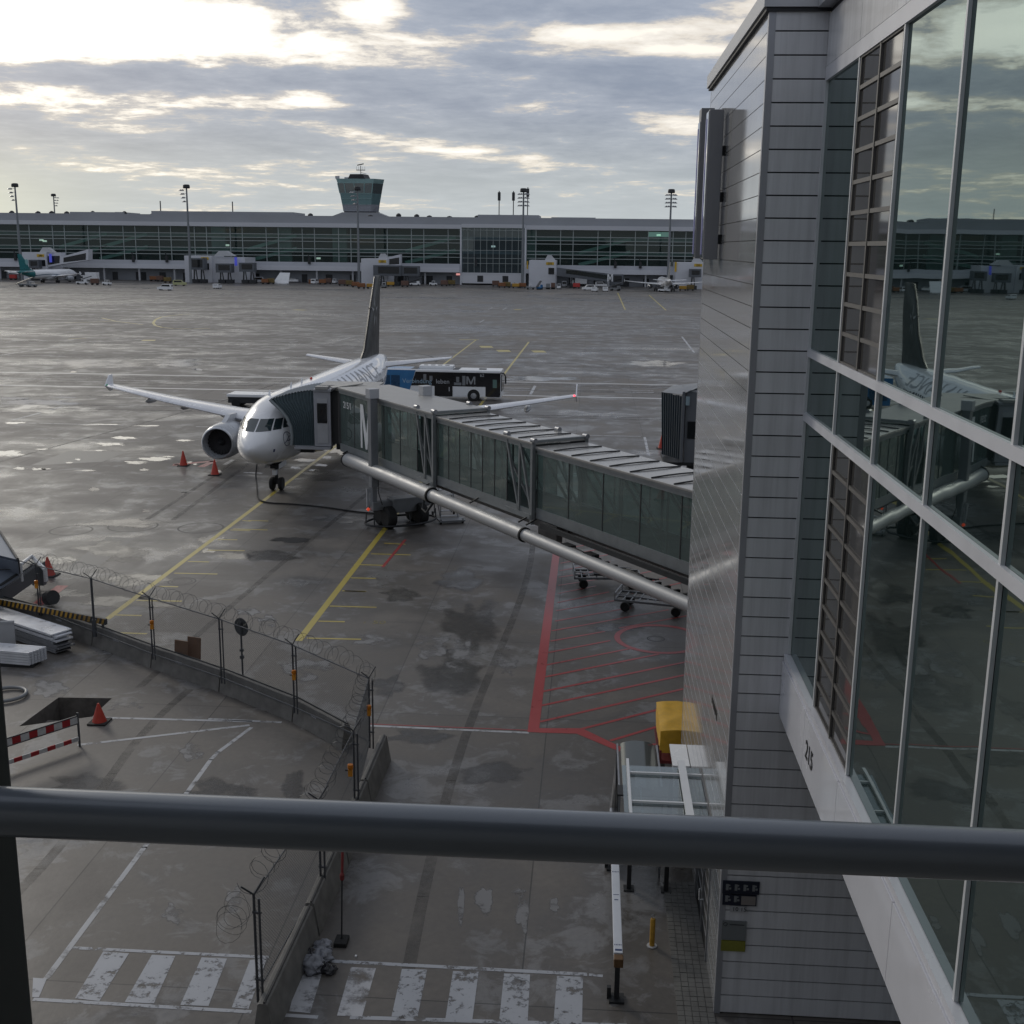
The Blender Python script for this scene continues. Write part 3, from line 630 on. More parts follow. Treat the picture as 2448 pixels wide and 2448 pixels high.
for (a,z) in [(95,15.0),(103,14.6),(540,13.8),(1574,19.5),(758,9.1),(1178,14.5)]:
    x=FX(a,600)[0]; q=MB(); q.box(x-.8,x+.8,YT+2,YT+2.3,z,z+.7); q.build('lit_window',mat('interior_lamp',(.8,.8,.7),.5,0,0,emit=((.85,.95,.85),.55)),ft,world=True)
q=MB(); x=FX(1562,566)[0]; q.box(x-2,x+6,YT+2,YT+2.3,19.2,21.0); q.build('lit_window',mat('interior_lamp_green',(.3,.5,.45),.5,0,0,emit=((.25,.38,.35),.45)),ft,world=True)
# central glazed block
c=MB(); c.box(xc0-.6,xc0,YT-2,YT+3,0,22); c.box(xc1,xc1+.6,YT-2,YT+3,0,22); c.box(xc0,xc1,YT-1.6,YT+3,.6,4.2); c.box(xc0,xc1,YT-1.7,YT+3,4.2,4.7); cb=c.build('stair_block_frame',mat('block_white',(.62,.63,.66),.5,0,.04,.1),ft,world=True)
c=MB(); c.add([(xc0,YT-1.4,4.7),(xc1,YT-1.4,4.7),(xc1,YT-1.4,21.9),(xc0,YT-1.4,21.9)],[(0,1,2,3)]); bg_=c.build('block_glazing',glassmat('block_glass',(.45,.58,.64),.03,.6,film=(.15,.22,.26),dirt=.15),ft,world=True)
c=MB()
for k in range(11): x=xc0+(xc1-xc0)*k/10; c.box(x-.08,x+.08,YT-1.62,YT-1.42,4.7,21.9)
for z in (8.3,10.3,13.3,17.2,21.0): c.box(xc0,xc1,YT-1.58,YT-1.42,z-.08,z+.08)
c.build('mullions',mMul,bg_,world=True)
for (a,b) in [(1142,1156),(1202,1216)]:
    x,x2=FX(a,660)[0],FX(b,660)[0]; c=MB(); c.box(x,x2,YT-1.65,YT-1.5,1.2,3.6); c.build('service_door',mDark,ft,world=True)
# lower storey
c=MB(); c.box(XL,xc0-.6,YT-3.2,YT,4.75,8.0); c.box(xc1+.6,XR,YT-3.2,YT,4.75,8.0); c.build('gallery_band',mat('gallery_band_grey',(.52,.535,.58),.5,.1,.05,.08),ft,world=True)
c=MB(); c.box(XL,xc0-.6,YT-3.35,YT-3.2,4.75,6.5); c.box(xc1+.6,XR,YT-3.35,YT-3.2,4.75,6.5); c.build('gallery_ledge',mat('ledge_grey',(.60,.61,.65),.5,.1,.05,.08),ft,world=True)
c=MB(); c.box(XL,xc0-.6,YT+1.5,YT+3,0,4.7); c.box(xc1+.6,XR,YT+1.5,YT+3,0,4.7); c.build('ground_floor_wall',mat('ground_floor_grey',(.24,.25,.27),.6,0,.25,.05),ft,world=True)
for k in range(26):
    x=-268+k*14.4
    if xc0-2<x<xc1+2: continue
    q=MB(); q.box(x-.35,x+.35,YT-2.2,YT-1.5,0,4.75); q.build('column',mLGrey,ft,world=True)
for k in range(34):
    x=-262+k*9.7
    if xc0-4<x<xc1+2: continue
    q=MB(); q.box(x,x+random.choice((2.2,2.6,4.2)),YT+1.35,YT+1.5,.1,3.2); q.build('loading_door',mDark,ft,world=True)
for px_ in (39,320,400,740,1138,1471,1531):
    x,z=FX(px_,628,YT-3.4); q=MB(); q.box(x-.5,x+.5,YT-4.2,YT-3.4,7.2,9.6,.1); q.bar((x,YT-3.8,9.6),(x-.6,YT-3.8,11.2),.3); q.build('floodlight',mDark,ft,world=True)
q=MB(); x,z=FX(1097,656); q.box(x-1.2,x+1.4,YT+1.2,YT+1.35,3.6,4.3); q.build('lit_sign',mat('lit_red_sign',(.8,.3,.3),.4,0,0,emit=((1,.45,.42),.6)),ft,world=True)
# hills/trees just over the roof line
# ---- control tower
tw=thing('control_tower','green glass apron control tower rising behind the terminal roof','tower',(-101.5,520,0))
def ring_(pts,z): return [(x,y,z) for x,y in pts]
def frus(mb,a,b,z0,z1):
    n=len(a); mb.add(ring_(a,z0)+ring_(b,z1),[(i,(i+1)%n,n+(i+1)%n,n+i) for i in range(n)]+[tuple(range(n))[::-1],tuple(range(n,2*n))])
def plan(xl,xr,d):   # hexagon-like plan with the east corner cut back
    w_=xr-xl; return [(xl,518),(xr-w_*.17,517),(xr,523),(xr-w_*.1,518+d),(xl+w_*.1,518+d+1),(xl-.5,526)]
zz=[(29.0,-109.2,-94.6),(32.0,-109.7,-94.2),(36.6,-110.6,-93.3),(40.8,-111.5,-92.5),(42.7,-112.2,-92.0)]
cols=[mat('tower_grey_glass',(.20,.21,.24),.2,.2,.1,.2),mat('tower_green_glass',(.09,.165,.175),.15,.2,.12,.2),mat('tower_cab_glass',(.015,.03,.035),.08,0,.2,.4,ior=1.8),mat('tower_rim',(.18,.28,.28),.3,.3,.1,.3)]
for i,nm in enumerate(['lower_glazing','middle_glazing','cab_glazing','roof_rim']):
    q=MB(); a=plan(zz[i][1],zz[i][2],12); b=plan(zz[i+1][1],zz[i+1][2],12); frus(q,a,b,zz[i][0],zz[i+1][0]); q.build(nm,cols[i],tw,world=True)
q=MB()
for f in (0.0,.18,.46,.75,.985):
    def pt(i,f): a=plan(zz[i][1],zz[i][2],12); return Vector((a[0][0]+(a[1][0]-a[0][0])*f,a[0][1]+(a[1][1]-a[0][1])*f-.08,zz[i][0]))
    q.bar(pt(2,f),pt(3,f),.35)
q.build('mullions',cols[3],tw,world=True)
q=MB(); [q.bar((a[0],a[1]-.1,z),(b[0],b[1]-.1,z),.22) for z,i in ((32.0,1),(36.6,2),(34.4,1)) for a,b in [(plan(zz[i][1],zz[i][2],12)[0],plan(zz[i][1],zz[i][2],12)[1])]]; q.build('band',cols[3],tw,world=True)
q=MB(); frus(q,plan(-107,-98,8),plan(-106,-99,7),42.7,44.6); q.build('penthouse',mDark,tw,world=True)
q=MB(); q.box(-109,-95,518.4,528,0,29.0); q.build('shaft',mDark,tw,world=True)
q=MB(); q.prism([(-118,25.5),(-109.5,28.6),(-94.2,28.6),(-86,25.5)],517,527,'Y'); q.build('saddle_roof',mRoof,tw,world=True)
q=MB(); q.bar((-101.7,520,44.6),(-101.7,520,48.2),.25); q.bar((-103.6,520,46.4),(-99.8,520,46.4),.3); q.bar((-103.2,520,48.4),(-100.4,520,49.0),.35,.4)
for x in (-103.5,-102.6,-100.8,-99.9): q.bar((x,520,46.4),(x,520,47.9),.08)
q.bar((-101.7,520,45.4),(-99.2,520,44.8),.15); q.build('antenna_mast',mDark,tw,world=True)
q=MB(); q.box(-112.5,-110.8,518,519,42.7,43.8); q.box(-108.5,-107,518,519,42.7,43.3); q.build('roof_equipment',mLGrey,tw,world=True)
# ---- floodlight masts
def mastthing(x,y,h,lab,side):
    s=thing('floodlight_mast',lab,'floodlight mast',(x,y,0),group='floodlight masts in front of the satellite')
    q=MB(); q.tube([(0,0,0),(0,0,h*.5),(0,0,h)],[.55,.42,.28],10); q.build('pole',mat('mast_grey',(.20,.215,.23),.5,.4,.1,.5),s,smooth=True)
    q=MB(); q.lathe([(1.15,h),(1.3,h+.3),(1.2,h+1.2),(.9,h+1.4)],(0,0,0),14); q.build('head',mDark,s)
    for k in range(4):
        for sx in ((-1,1) if side==0 else (side,)):
            q=MB(); z=h-.6-k*1.35; xx=sx*(1.55 if side==0 else 2.1-.35*k+ .2); q.bar((0,0,z+.1),(xx,0,z+.1),.12); q.lathe([(.15,z+.25),(.75,z-.2),(.7,z-.3)],(xx,0,0),10)
            q.lathe([(.15,z+.25),(.6,z-.2),(.55,z-.3)],(xx*.55,-.8,0),8); q.build('lamp',mSteel,s)
YM=440
for (xt,yt,xb_,yb_,lab,sd_,yy) in [(35,438,51,640,'tall mast at the far left, standing behind the teal tailed plane',-1,440),(443,441,453,600,'mast rising beside the second white gate house from the left',-1,440),(853,446,858,660,'mast standing in line with the control tower',-1,440),(1253,450,1249,672,'mast at the right edge of the projecting glass block',0,440),(1605,452,1597,665,'mast at the right, beyond the tail of the rear facing plane',0,440),(128,463,131,513,'short looking mast showing only above the roof at the left',1,620)]:
    x,z=PY((xt+xb_)/2,yt,yy); x=PY(xb_,yb_,yy)[0]; mastthing(x,yy,PY(xt,yt,yy)[1]-1.4,lab,sd_)
# ================================================================ AIRCRAFT
SEC=[(0,.04,-.42,-.52),(.12,.28,-.22,-.74),(.35,.50,-.02,-.95),(.8,.83,.24,-1.23),(1.4,1.13,.52,-1.48),(1.9,1.30,.80,-1.60),(2.4,1.45,1.08,-1.70),(3.0,1.60,1.38,-1.80),(3.8,1.75,1.66,-1.90),(5,1.90,1.93,-2.00),(6.5,1.975,2.07,-2.07),
 (12,1.975,2.07,-2.07),(24,1.975,2.07,-2.07),(27,1.93,2.07,-1.85),(30,1.68,2.05,-1.15),(33,1.20,1.98,-.30),(35.5,.72,1.85,.35),(37,.32,1.68,.95),(37.57,.12,1.5,1.22)]
def cr(a,b,c,d,t): return .5*((2*b)+(-a+c)*t+(2*a-5*b+4*c-d)*t*t+(-a+3*b-3*c+d)*t**3)
def sect(s):
    i=0
    while i<len(SEC)-2 and SEC[i+1][0]<s: i+=1
    a,b=SEC[i],SEC[i+1]; t=(s-a[0])/(b[0]-a[0]); t=max(0,min(1,t))
    if s<6.5 and i>0:
        p=SEC[i-1]; d=SEC[i+2]; return tuple(a[j]+ (b[j]-a[j])*t for j in (1,2,3)) if False else tuple(cr(p[j],a[j],b[j],d[j],t) for j in (1,2,3))
    t2=t*t*(3-2*t) if i<1 or s>24 else t
    t2=t
    return tuple(a[j]+(b[j]-a[j])*t2 for j in (1,2,3))
def aircraft(name,label,loc,rz,rf=1.0,L_=37.57,span=34.1*1.02,cz=3.75,livery='star',finz=12.1,detail=True,group=None,mTail=None,fence=True,body=None):
    a=thing(name,label,'aircraft',loc,rz,group); lf=L_/37.57; body=body or mAir
    # nose at y=0, tail towards +y ; +x is the port side
    q=MB(); n=40; S=[0,.05,.12,.22,.35,.55,.8,1.1,1.4,1.65,1.9,2.15,2.4,2.7,3.0,3.4,3.8,4.4,5,5.7,6.5,9,12,16,20,24,25.5,27,28.5,30,31.5,33,34.3,35.5,36.3,37,37.57]
    vs=[];fs=[]
    def P(s,th,off=0.0):
        w_,t_,b_=sect(s); h=(t_-b_)/2; c=(t_+b_)/2
        return Vector(((w_+off)*math.sin(th)*rf,s*lf,cz+(c+(h+off)*math.cos(th))*rf))
    for s in S:
        for k in range(n): vs.append(P(s,2*math.pi*k/n))
    for i in range(len(S)-1):
        for k in range(n): fs.append((i*n+k,i*n+(k+1)%n,(i+1)*n+(k+1)%n,(i+1)*n+k))
    fs+=[tuple(range(n)),tuple((len(S)-1)*n+k for k in range(n))]
    q.add(vs,fs); 
    # wing to body fairing
    q.lathe([(.05,9.6*lf),(1.2*rf,11*lf),(1.75*rf,13.5*lf),(1.85*rf,17*lf),(1.3*rf,20.5*lf),(.1,22.5*lf)],(0,0,cz-1.15*rf),16,'Y')
    fu=q.build('fuselage',body,a,smooth=True,angle=60)
    # wings
    def aero(xc,y0,ch,z,th):
        prof=[(0,0),(.02,.035),(.08,.065),(.22,.09),(.42,.09),(.7,.05),(1,.004),(.7,-.022),(.4,-.045),(.15,-.045),(.03,-.028)]
        return [(xc,y0+p*ch,z+t*ch*th) for p,t in prof]
    hs=span/2; rb=1.7*rf
    for sgn in (1,-1):
        st_=[(rb*.6,12.1,6.6,-1.22,1.15),(rb,12.4,6.2,-1.15,1.1),(6.4/17.05*hs,14.85,3.95,-.72,1.0),(11.5/17.05*hs,17.3,2.75,-.22,.95),(hs-.3,20.0,1.6,.42,.9),(hs,20.3,1.35,.46,.7)]
        q=MB(); vs=[];m_=11
        for (x,y0,ch,z,th) in st_: vs+=aero(sgn*x,y0*lf,ch*lf,cz+z*rf,th)
        fs=[(i*m_+k,i*m_+(k+1)%m_,(i+1)*m_+(k+1)%m_,(i+1)*m_+k) for i in range(len(st_)-1) for k in range(m_)]+[tuple(range(m_)),tuple((len(st_)-1)*m_+k for k in range(m_))]
        q.add(vs,fs); wg=q.build('wing',mat('wing_white',(.76,.77,.80),.25,.15,.05,.8,coat=.3),a,smooth=True,angle=35)
        if fence:
            q=MB(); x=sgn*hs; z=cz+.46*rf; y=20.2*lf
            q.prism([(y,z),(y+.8,z+.72),(y+1.3,z+.75),(y+1.4,z),(y+1.2,z-.45),(y+.8,z-.46)],x-.04,x+.04,'X'); q.build('wingtip_fence',mAir,wg)
        if detail:
            for f in (.42,.62,.80):
                q=MB(); x=sgn*hs*f; yy=(12.1+ (20.0-12.1)*f)*lf+1.2-f*.6; q.lathe([(.02,yy),(.2,yy+.6),(.24,yy+1.6),(.03,yy+3.1)],(x,0,cz-1.55+f*1.3),8,'Y'); q.build('flap_fairing',mWing,wg,smooth=True)
            q=MB(); q.lathe([(.02,-.09),(.09,0),(.02,.09)],(sgn*(hs-.15),20.25*lf,cz+.5*rf),8); q.build('navigation_light',mat('port_light',(.8,.05,.05),.2,0,0,emit=((1,.05,.08),3.0)) if sgn>0 else mat('starboard_light',(.05,.5,.2),.2,0,0),wg)
        # engine
        ex=sgn*5.75*(hs/17.4); ez=cz-2.05*rf; ey=11.0*lf; k=rf if rf<1 else 1.0
        prof=[(.93,.30),(.95,.10),(1.0,.0),(1.08,.04),(1.16,.25),(1.22,.9),(1.24,1.8),(1.15,2.9),(.95,3.6),(.88,3.65),(.80,3.3),(.55,3.5),(.50,4.3),(.3,4.5),(.05,4.9)]
        q=MB(); vs=[];fs=[];nn=32
        for (r_,y_) in [(.90,.9)]+prof:
            for t in range(nn): an=2*math.pi*t/nn; vs.append((ex+r_*k*math.cos(an),ey+y_*lf,ez+r_*k*math.sin(an)*(1 if math.sin(an)>0 else .95)))
        for i in range(len(prof)): 
            for t in range(nn): fs.append((i*nn+t,i*nn+(t+1)%nn,(i+1)*nn+(t+1)%nn,(i+1)*nn+t))
        q.add(vs,fs); en=q.build('engine_nacelle',mat('nacelle_grey',(.40,.42,.45),.28,.2,.05,1,coat=.3),a,smooth=True,angle=50)
        q=MB(); q.lathe([(.93*k,ey+.85),(.93*k,ey+.95)],(ex,0,ez),nn,'Y')
        q.build('engine_duct',mat('engine_dark',(.006,.006,.007),.5,.1,0),en)
        if detail:
            q=MB(); q.lathe([(.94,ey+.12),(1.0,ey-.005),(1.06,ey+.02),(1.1,ey+.12)],(ex,0,ez),nn,'Y'); q.v=q.v; 
            q=MB(); nl=[(.945,.14),(.96,.05),(1.0,-.006),(1.06,.01),(1.12,.10)]; vs=[];fs=[]
            for (r_,y_) in nl:
                for t in range(nn): an=2*math.pi*t/nn; vs.append((ex+r_*math.cos(an),ey+y_-.004,ez+r_*math.sin(an)*(1 if math.sin(an)>0 else .95)))
            fs=[(i*nn+t,i*nn+(t+1)%nn,(i+1)*nn+(t+1)%nn,(i+1)*nn+t) for i in range(4) for t in range(nn)]
            q.add(vs,fs); q.build('intake_lip',mAlu,en,smooth=True)
            q=MB()
            for b in range(22):
                an=2*math.pi*b/22; q.bar((ex+.2*math.cos(an),ey+.82,ez+.2*math.sin(an)),(ex+.90*math.cos(an+.12),ey+.72,ez+.90*math.sin(an+.12)),.13,.02,up=(0,1,0))
            q.build('fan_blades',mat('fan_metal',(.03,.03,.033),.4,.7,.1,3),en)
            q=MB(); q.lathe([(.02,ey+.35),(.15,ey+.5),(.25,ey+.78)],(ex,0,ez),16,'Y'); q.build('spinner',mDark,en,smooth=True)
        q=MB(); q.prism([(ey+.9,ez+1.0*k),(ey+2.4,ez+1.62*k),(ey+4.6,ez+1.5*k),(ey+5.8,ez+1.1*k),(ey+3.6,ez+.7*k)],ex-.16,ex+.16,'X'); q.build('pylon',mWing,a)
    # tailplane
    for sgn in (1,-1):
        vs=[]; th_=6.22/17.4*hs*(1.0 if rf==1 else 1.1)
        ss=[(.2,31.3,3.9,1.05,1.0),(.8,31.7,3.5,1.10,1.0),(th_,34.9,1.45,1.62,.8)]
        for (x,y0,ch,z,th) in ss: vs+=aero(sgn*x,y0*lf,ch*lf,cz+z*rf,th)
        m_=11; fs=[(i*m_+k,i*m_+(k+1)%m_,(i+1)*m_+(k+1)%m_,(i+1)*m_+k) for i in range(2) for k in range(m_)]+[tuple(range(m_)),tuple(2*m_+k for k in range(m_))]
        q=MB(); q.add(vs,fs); q.build('tailplane',mat('wing_white',(.76,.77,.80)),a,smooth=True,angle=35)
    # fin
    vs=[]; m_=11
    prof=[(0,0),(.02,.035),(.08,.06),(.22,.075),(.42,.07),(.7,.04),(1,.003),(.7,-.04),(.42,-.07),(.22,-.075),(.08,-.06),(.02,-.035)]; m_=12
    zr=cz+1.75*rf; ft_=[(27.3,7.9,zr,.25),(28.6,6.7,zr+.35*rf,.8),(29.6,5.75,zr+.9*rf,1.0),(33.9,2.35,finz-.12,1.0),(34.2,2.0,finz,.7)]
    for (y0,ch,z,th) in ft_: vs+=[(t*ch*lf*th*.62,y0*lf+p*ch*lf,z) for p,t in prof]
    fs=[(i*m_+k,i*m_+(k+1)%m_,(i+1)*m_+(k+1)%m_,(i+1)*m_+k) for i in range(len(ft_)-1) for k in range(m_)]+[tuple(range(m_)),tuple((len(ft_)-1)*m_+k for k in range(m_))]
    q=MB(); q.add(vs,fs); fin=q.build('tail_fin',mTail or mBlack,a,smooth=True,angle=35)
    if livery=='star':
        for sg in (1,-1):
            q=MB(); cy,cz_=33.1,9.2; 
            for k in range(5):
                an=math.pi/2+2*math.pi*k/5
                def pp(r_,t): 
                    y=cy+r_*math.cos(t)*.8; z=cz_+r_*math.sin(t)
                    f=(z-(zr+.9))/(finz-zr-.9); le=29.6+f*4.3; ch=5.75+f*(2.35-5.75); u=max(0,min(1,(y-le)/ch))
                    tt=.07*(1-abs(u-.35)) ; return (sg*(tt*ch*.62+.03),y,z)
                q.add([pp(.35,an-.5),pp(1.55,an),pp(.62,an+.22)],[(0,1,2)])
            q.build('tail_emblem',mat('emblem_silver',(.45,.46,.48),.25,.5,0),fin)
    # gear
    ng=5.07*lf
    def wheel(par,x,y,r_,w_):
        q=MB(); q.lathe([(r_*.55,-w_/2),(r_*.9,-w_/2),(r_,-w_*.3),(r_,w_*.3),(r_*.9,w_/2),(r_*.55,w_/2)],(x,y,r_),20,'X'); t=q.build('tyre',mRub,par,smooth=True)
        q=MB(); q.lathe([(r_*.1,-w_/2+.02),(r_*.55,-w_/2+.03),(r_*.55,w_/2-.03),(r_*.1,w_/2-.02)],(x,y,r_),16,'X'); q.build('rim',mGrey,t)
    q=MB(); q.bar((0,ng,.4),(0,ng-.1,cz-1.7*rf),.16); q.bar((-.35,ng,.4),(.35,ng,.4),.1); q.bar((0,ng,1.1),(0,ng+1.1,cz-1.75*rf),.09); q.bar((-.0,ng-.12,.7),(0,ng-.32,1.0),.07); q.bar((0,ng-.32,1.0),(0,ng-.1,1.3),.07)
    q.box(-.32,.32,ng-.25,ng+.05,1.35,1.55); q.box(-.3,.3,ng+.05,ng+.2,cz-2.35*rf,cz-1.9*rf); gr=q.build('nose_gear',mDark,a)
    for x in (-.27,.27): wheel(gr,x,ng,.40 if rf==1 else .33,.24)
    if detail:
        q=MB(); [q.add([(x,ng-.9,1.45),(x,ng+.7,1.45),(x,ng+.7,cz-2.0),(x,ng-.9,cz-2.0)],[(0,1,2,3)]) for x in (-.42,.42)]; q.box(-.12,.12,ng-.5,ng-.2,1.0,1.3); q.build('gear_door',mAir,gr)
    for sg in (1,-1):
        mx=sg*3.8*(rf if rf<1 else 1); my=17.7*lf; q=MB(); q.bar((mx,my,.6),(mx*.95,my,cz-1.3*rf),.26); q.bar((mx-.5,my,.58),(mx+.5,my,.58),.14); q.bar((mx,my,1.3),(mx*.5,my,cz-1.6*rf),.12); mg=q.build('main_gear',mDark,a)
        for x in (mx-.42,mx+.42): wheel(mg,x,my,.58 if rf==1 else .5,.42)
    return a,P,fu,fin
ANG=R(-1.6)
a320,PA,fus,fin=aircraft('airliner','white airliner with a black tail parked nose in at the jet bridge',(-19.0,63.45,0),ANG)
def surfx(z,x):   # station where the half width at height z reaches x
    lo,hi=0,6.4
    for _ in range(30):
        m_=(lo+hi)/2; w_,t_,b_=sect(m_); h=(t_-b_)/2; c=(t_+b_)/2; k=1-((z-c)/h)**2
        v=w_*math.sqrt(k) if k>0 else -1
        if v<x: lo=m_
        else: hi=m_
    return (lo+hi)/2
def windowpatch(name,xa0,xa1,xb0,xb1,z0,z1,m,par,sgn,off=.012,n=8):
    """pane between lower edge x xa0..xa1 and upper edge xb0..xb1"""
    q=MB(); vs=[]
    for j in range(n+1):
        t=j/n; z=z0+(z1-z0)*t
        for i in range(n+1):
            u=i/n; x=(xa0+(xa1-xa0)*u)*(1-t)+(xb0+(xb1-xb0)*u)*t; s=surfx(z,x); vs.append((sgn*(x+off*.6),s-off,3.75+z+off))
    q.add(vs,[(j*(n+1)+i,j*(n+1)+i+1,(j+1)*(n+1)+i+1,(j+1)*(n+1)+i) for j in range(n) for i in range(n)]); return q.build(name,m,par,smooth=True)
mCW=mat('cockpit_glass',(.02,.035,.04),.05,0,0,ior=1.9)
for sg in (1,-1):
    windowpatch('cockpit_window',.035,.80,.035,.74,.40,.98,mCW,fus,sg)
    windowpatch('cockpit_window',.86,1.20,.80,1.12,.42,.96,mCW,fus,sg)
    windowpatch('cockpit_window',1.25,1.48,1.17,1.38,.46,.93,mCW,fus,sg)
mPW=mat('cabin_window_dark',(.02,.025,.03),.1,0,0)
def patchST(name,s0,s1,z0,z1,m,sgn,off=.012,par=fus,n=2):
    q=MB(); vs=[]
    for j in range(n+1):
        for i in range(n+1):
            s=s0+(s1-s0)*i/n; z=z0+(z1-z0)*j/n; w_,t_,b_=sect(s); h=(t_-b_)/2; c=(t_+b_)/2; x=w_*math.sqrt(max(0,1-((z-c)/h)**2))+off; vs.append((sgn*x,s,3.75+z))
    q.add(vs,[(j*(n+1)+i,j*(n+1)+i+1,(j+1)*(n+1)+i+1,(j+1)*(n+1)+i) for j in range(n) for i in range(n)]); return q.build(name,m,par)
for sg in (1,-1):
    for k in range(40): patchST('cabin_window',6.9+k*.533,7.13+k*.533,.28,.62,mPW,sg)
for s0 in (15.2,): pass
mLine=mat('door_outline',(.12,.13,.15),.4,0,0)
for s0,w_ in ((4.3,.85),(14.9,.55),(15.9,.55),(29.3,.8)):
    for (a_,b_,c_,d_) in ((s0,s0+.05,-.35,1.15),(s0+w_,s0+w_+.05,-.35,1.15),(s0,s0+w_,1.12,1.17)): patchST('door_outline',a_,b_,c_,d_,mLine,1,.010,n=3)
# lettering along the cabin
me=textmesh('STAR ALLIANCE',1.75,0,0)
bm=bmesh.new(); bm.from_mesh(me)
for k in range(1,10): bmesh.ops.bisect_plane(bm,geom=bm.verts[:]+bm.edges[:]+bm.faces[:],plane_co=(0,k*.14,0),plane_no=(0,1,0))
tw_=max(v.co.x for v in bm.verts)
for v in bm.verts:
    s=8.4+v.co.x/tw_*19.5; z=.85+v.co.y*.62; ww,t_,b_=sect(s); th=math.acos(max(-1,min(1,(z)/2.07))); 
    arc=v.co.y*1.05; th=math.acos(.80/2.07)-arc/2.0
    p=PA(s,th,.012); v.co=p
bm.to_mesh(me); bm.free(); me.materials.clear(); me.materials.append(mat('livery_grey',(.30,.31,.33),.35,0,0)); o=bpy.data.objects.new('livery_title',me); link(o,fus)
# crane roundel on the nose and small ground-service mark
def roundel(cs,cz_,r_,par):
    q=MB()
    def S(u,v): 
        s=cs+u; z=cz_+v; w_,t_,b_=sect(s); h=(t_-b_)/2; c=(t_+b_)/2; return (w_*math.sqrt(max(0,1-((z-c)/h)**2))+.014,s,3.75+z)
    n=28
    vs=[S(rr*math.cos(2*math.pi*k/n),rr*math.sin(2*math.pi*k/n)) for rr in (r_*.9,r_) for k in range(n)]
    q.add(vs,[(k,(k+1)%n,n+(k+1)%n,n+k) for k in range(n)])
    def ln(pts,w0):
        for (a_,b_) in zip(pts[:-1],pts[1:]):
            d=Vector(b_)-Vector(a_); nn=Vector((-d.y,d.x)).normalized()*w0; m_=4
            vs=[]
            for i in range(m_+1):
                p=Vector(a_)+d*i/m_; vs+= [S(*(p-nn)),S(*(p+nn))]
            q.add(vs,[(2*i,2*i+1,2*i+3,2*i+2) for i in range(m_)])
    ln([(-.30*r_/.4,-.22),(-.05,-.06),(.12,.10),(.33*r_/.4,.16)],.022); ln([(-.05,-.06),(.10,-.12),(.34*r_/.4,-.05)],.03); ln([(.12,.10),(.02,.30)],.02)
    q.build('nose_emblem',mat('emblem_blue',(.02,.03,.09),.3,0,0),par)
roundel(2.55,-.18,.42,fus)
q=MB(); q.v=[]; patchST('service_mark',1.20,1.34,-.75,-.58,mat('service_mark_blue',(.05,.06,.16),.4,0,0),1,.012)
q=MB(); q.add([(.16,1.72,4.30),(.42,1.78,4.26),(.50,1.95,4.34),(.26,1.90,4.38)],[(0,1,2,3)]); q.build('document_on_dash',mWhite,fus)
for s,x in ((8.5,0),(5.5,-.4),(11,0)):
    q=MB(); p=PA(s,0 if x==0 else -.25); q.prism([(p.y,p.z-.02),(p.y+.35,p.z-.02),(p.y+.4,p.z+.3),(p.y+.25,p.z+.3)],p.x-.02,p.x+.02,'X'); q.build('blade_antenna',mWhite,fus)
q=MB(); p=PA(13.5,0); q.lathe([(.09,p.z-.02),(.09,p.z+.08),(.03,p.z+.13)],(p.x,p.y,0),10); q.build('beacon_light',mat('beacon_red',(.5,.04,.03),.3,0,0),fus)
# far aircraft
mTl=mat('teal_tail',(.02,.16,.17),.3,0,.1,.5)
p=PY(1545,705,404); fr_,_,f1,fn1=aircraft('regional_jet','small white jet seen from behind, parked at the right side of the satellite',(p[0]+6.5,404+38,0),math.pi+R(2),rf=.80,L_=38.65,span=28.7,cz=3.2,livery=None,finz=10.4,detail=False,mTail=mGrey,fence=True)
q=aircraft('regional_jet','small white jet with a teal tail parked at the left end of the satellite',(-193,430,0),math.pi-R(7),rf=.80,L_=38.65,span=28.7,cz=3.2,livery=None,finz=10.4,detail=False,mTail=mTl,fence=True)
fl=q[0]; fl.location=(0,0,0)
ft_=q[2]
qq=MB()
for k in range(12):
    s0=9+k*1.9; 
# teal rear body and emblem
vs=[];n=24
for s in (28.5,30,31.5,33,34.5,36,37.4):
    for k in range(n): vs.append(q[1](s,2*math.pi*k/n,.03))
qq.add(vs,[(i*n+k,i*n+(k+1)%n,(i+1)*n+(k+1)%n,(i+1)*n+k) for i in range(6) for k in range(n)]); qq.build('tail_paint',mTl,q[2],smooth=True)
qq=MB()
for sg in (1,-1): qq.lathe([(.02,-.06),(1.0,-.05),(1.0,.05),(.02,.06)],(sg*.28,32.5,7.6),12,'X')
qq.build('tail_emblem',mat('pale_teal',(.25,.45,.45),.4,0,0),q[3])
vs=[]; m_=14
for i in range(m_+1):
    s=10+i*1.5; z=-.9+1.1*math.sin(i/m_*math.pi)*.6; 
    for dz in (0,.35):
        w_,t_,b_=sect(s); h=(t_-b_)/2; c=(t_+b_)/2; x=(w_*math.sqrt(max(0,1-((z+dz-c)/h)**2))+.03)*.8; vs.append((-x,s*38.65/37.57,3.2+(z+dz)*.8))
qq=MB(); qq.add(vs,[(2*i,2*i+1,2*i+3,2*i+2) for i in range(m_)]); qq.build('body_stripe',mat('stripe_blue',(.03,.09,.15),.35,0,0),q[2])
tl=PY(52,682,405); fl.location=(PY(184,660,444)[0],444,0)
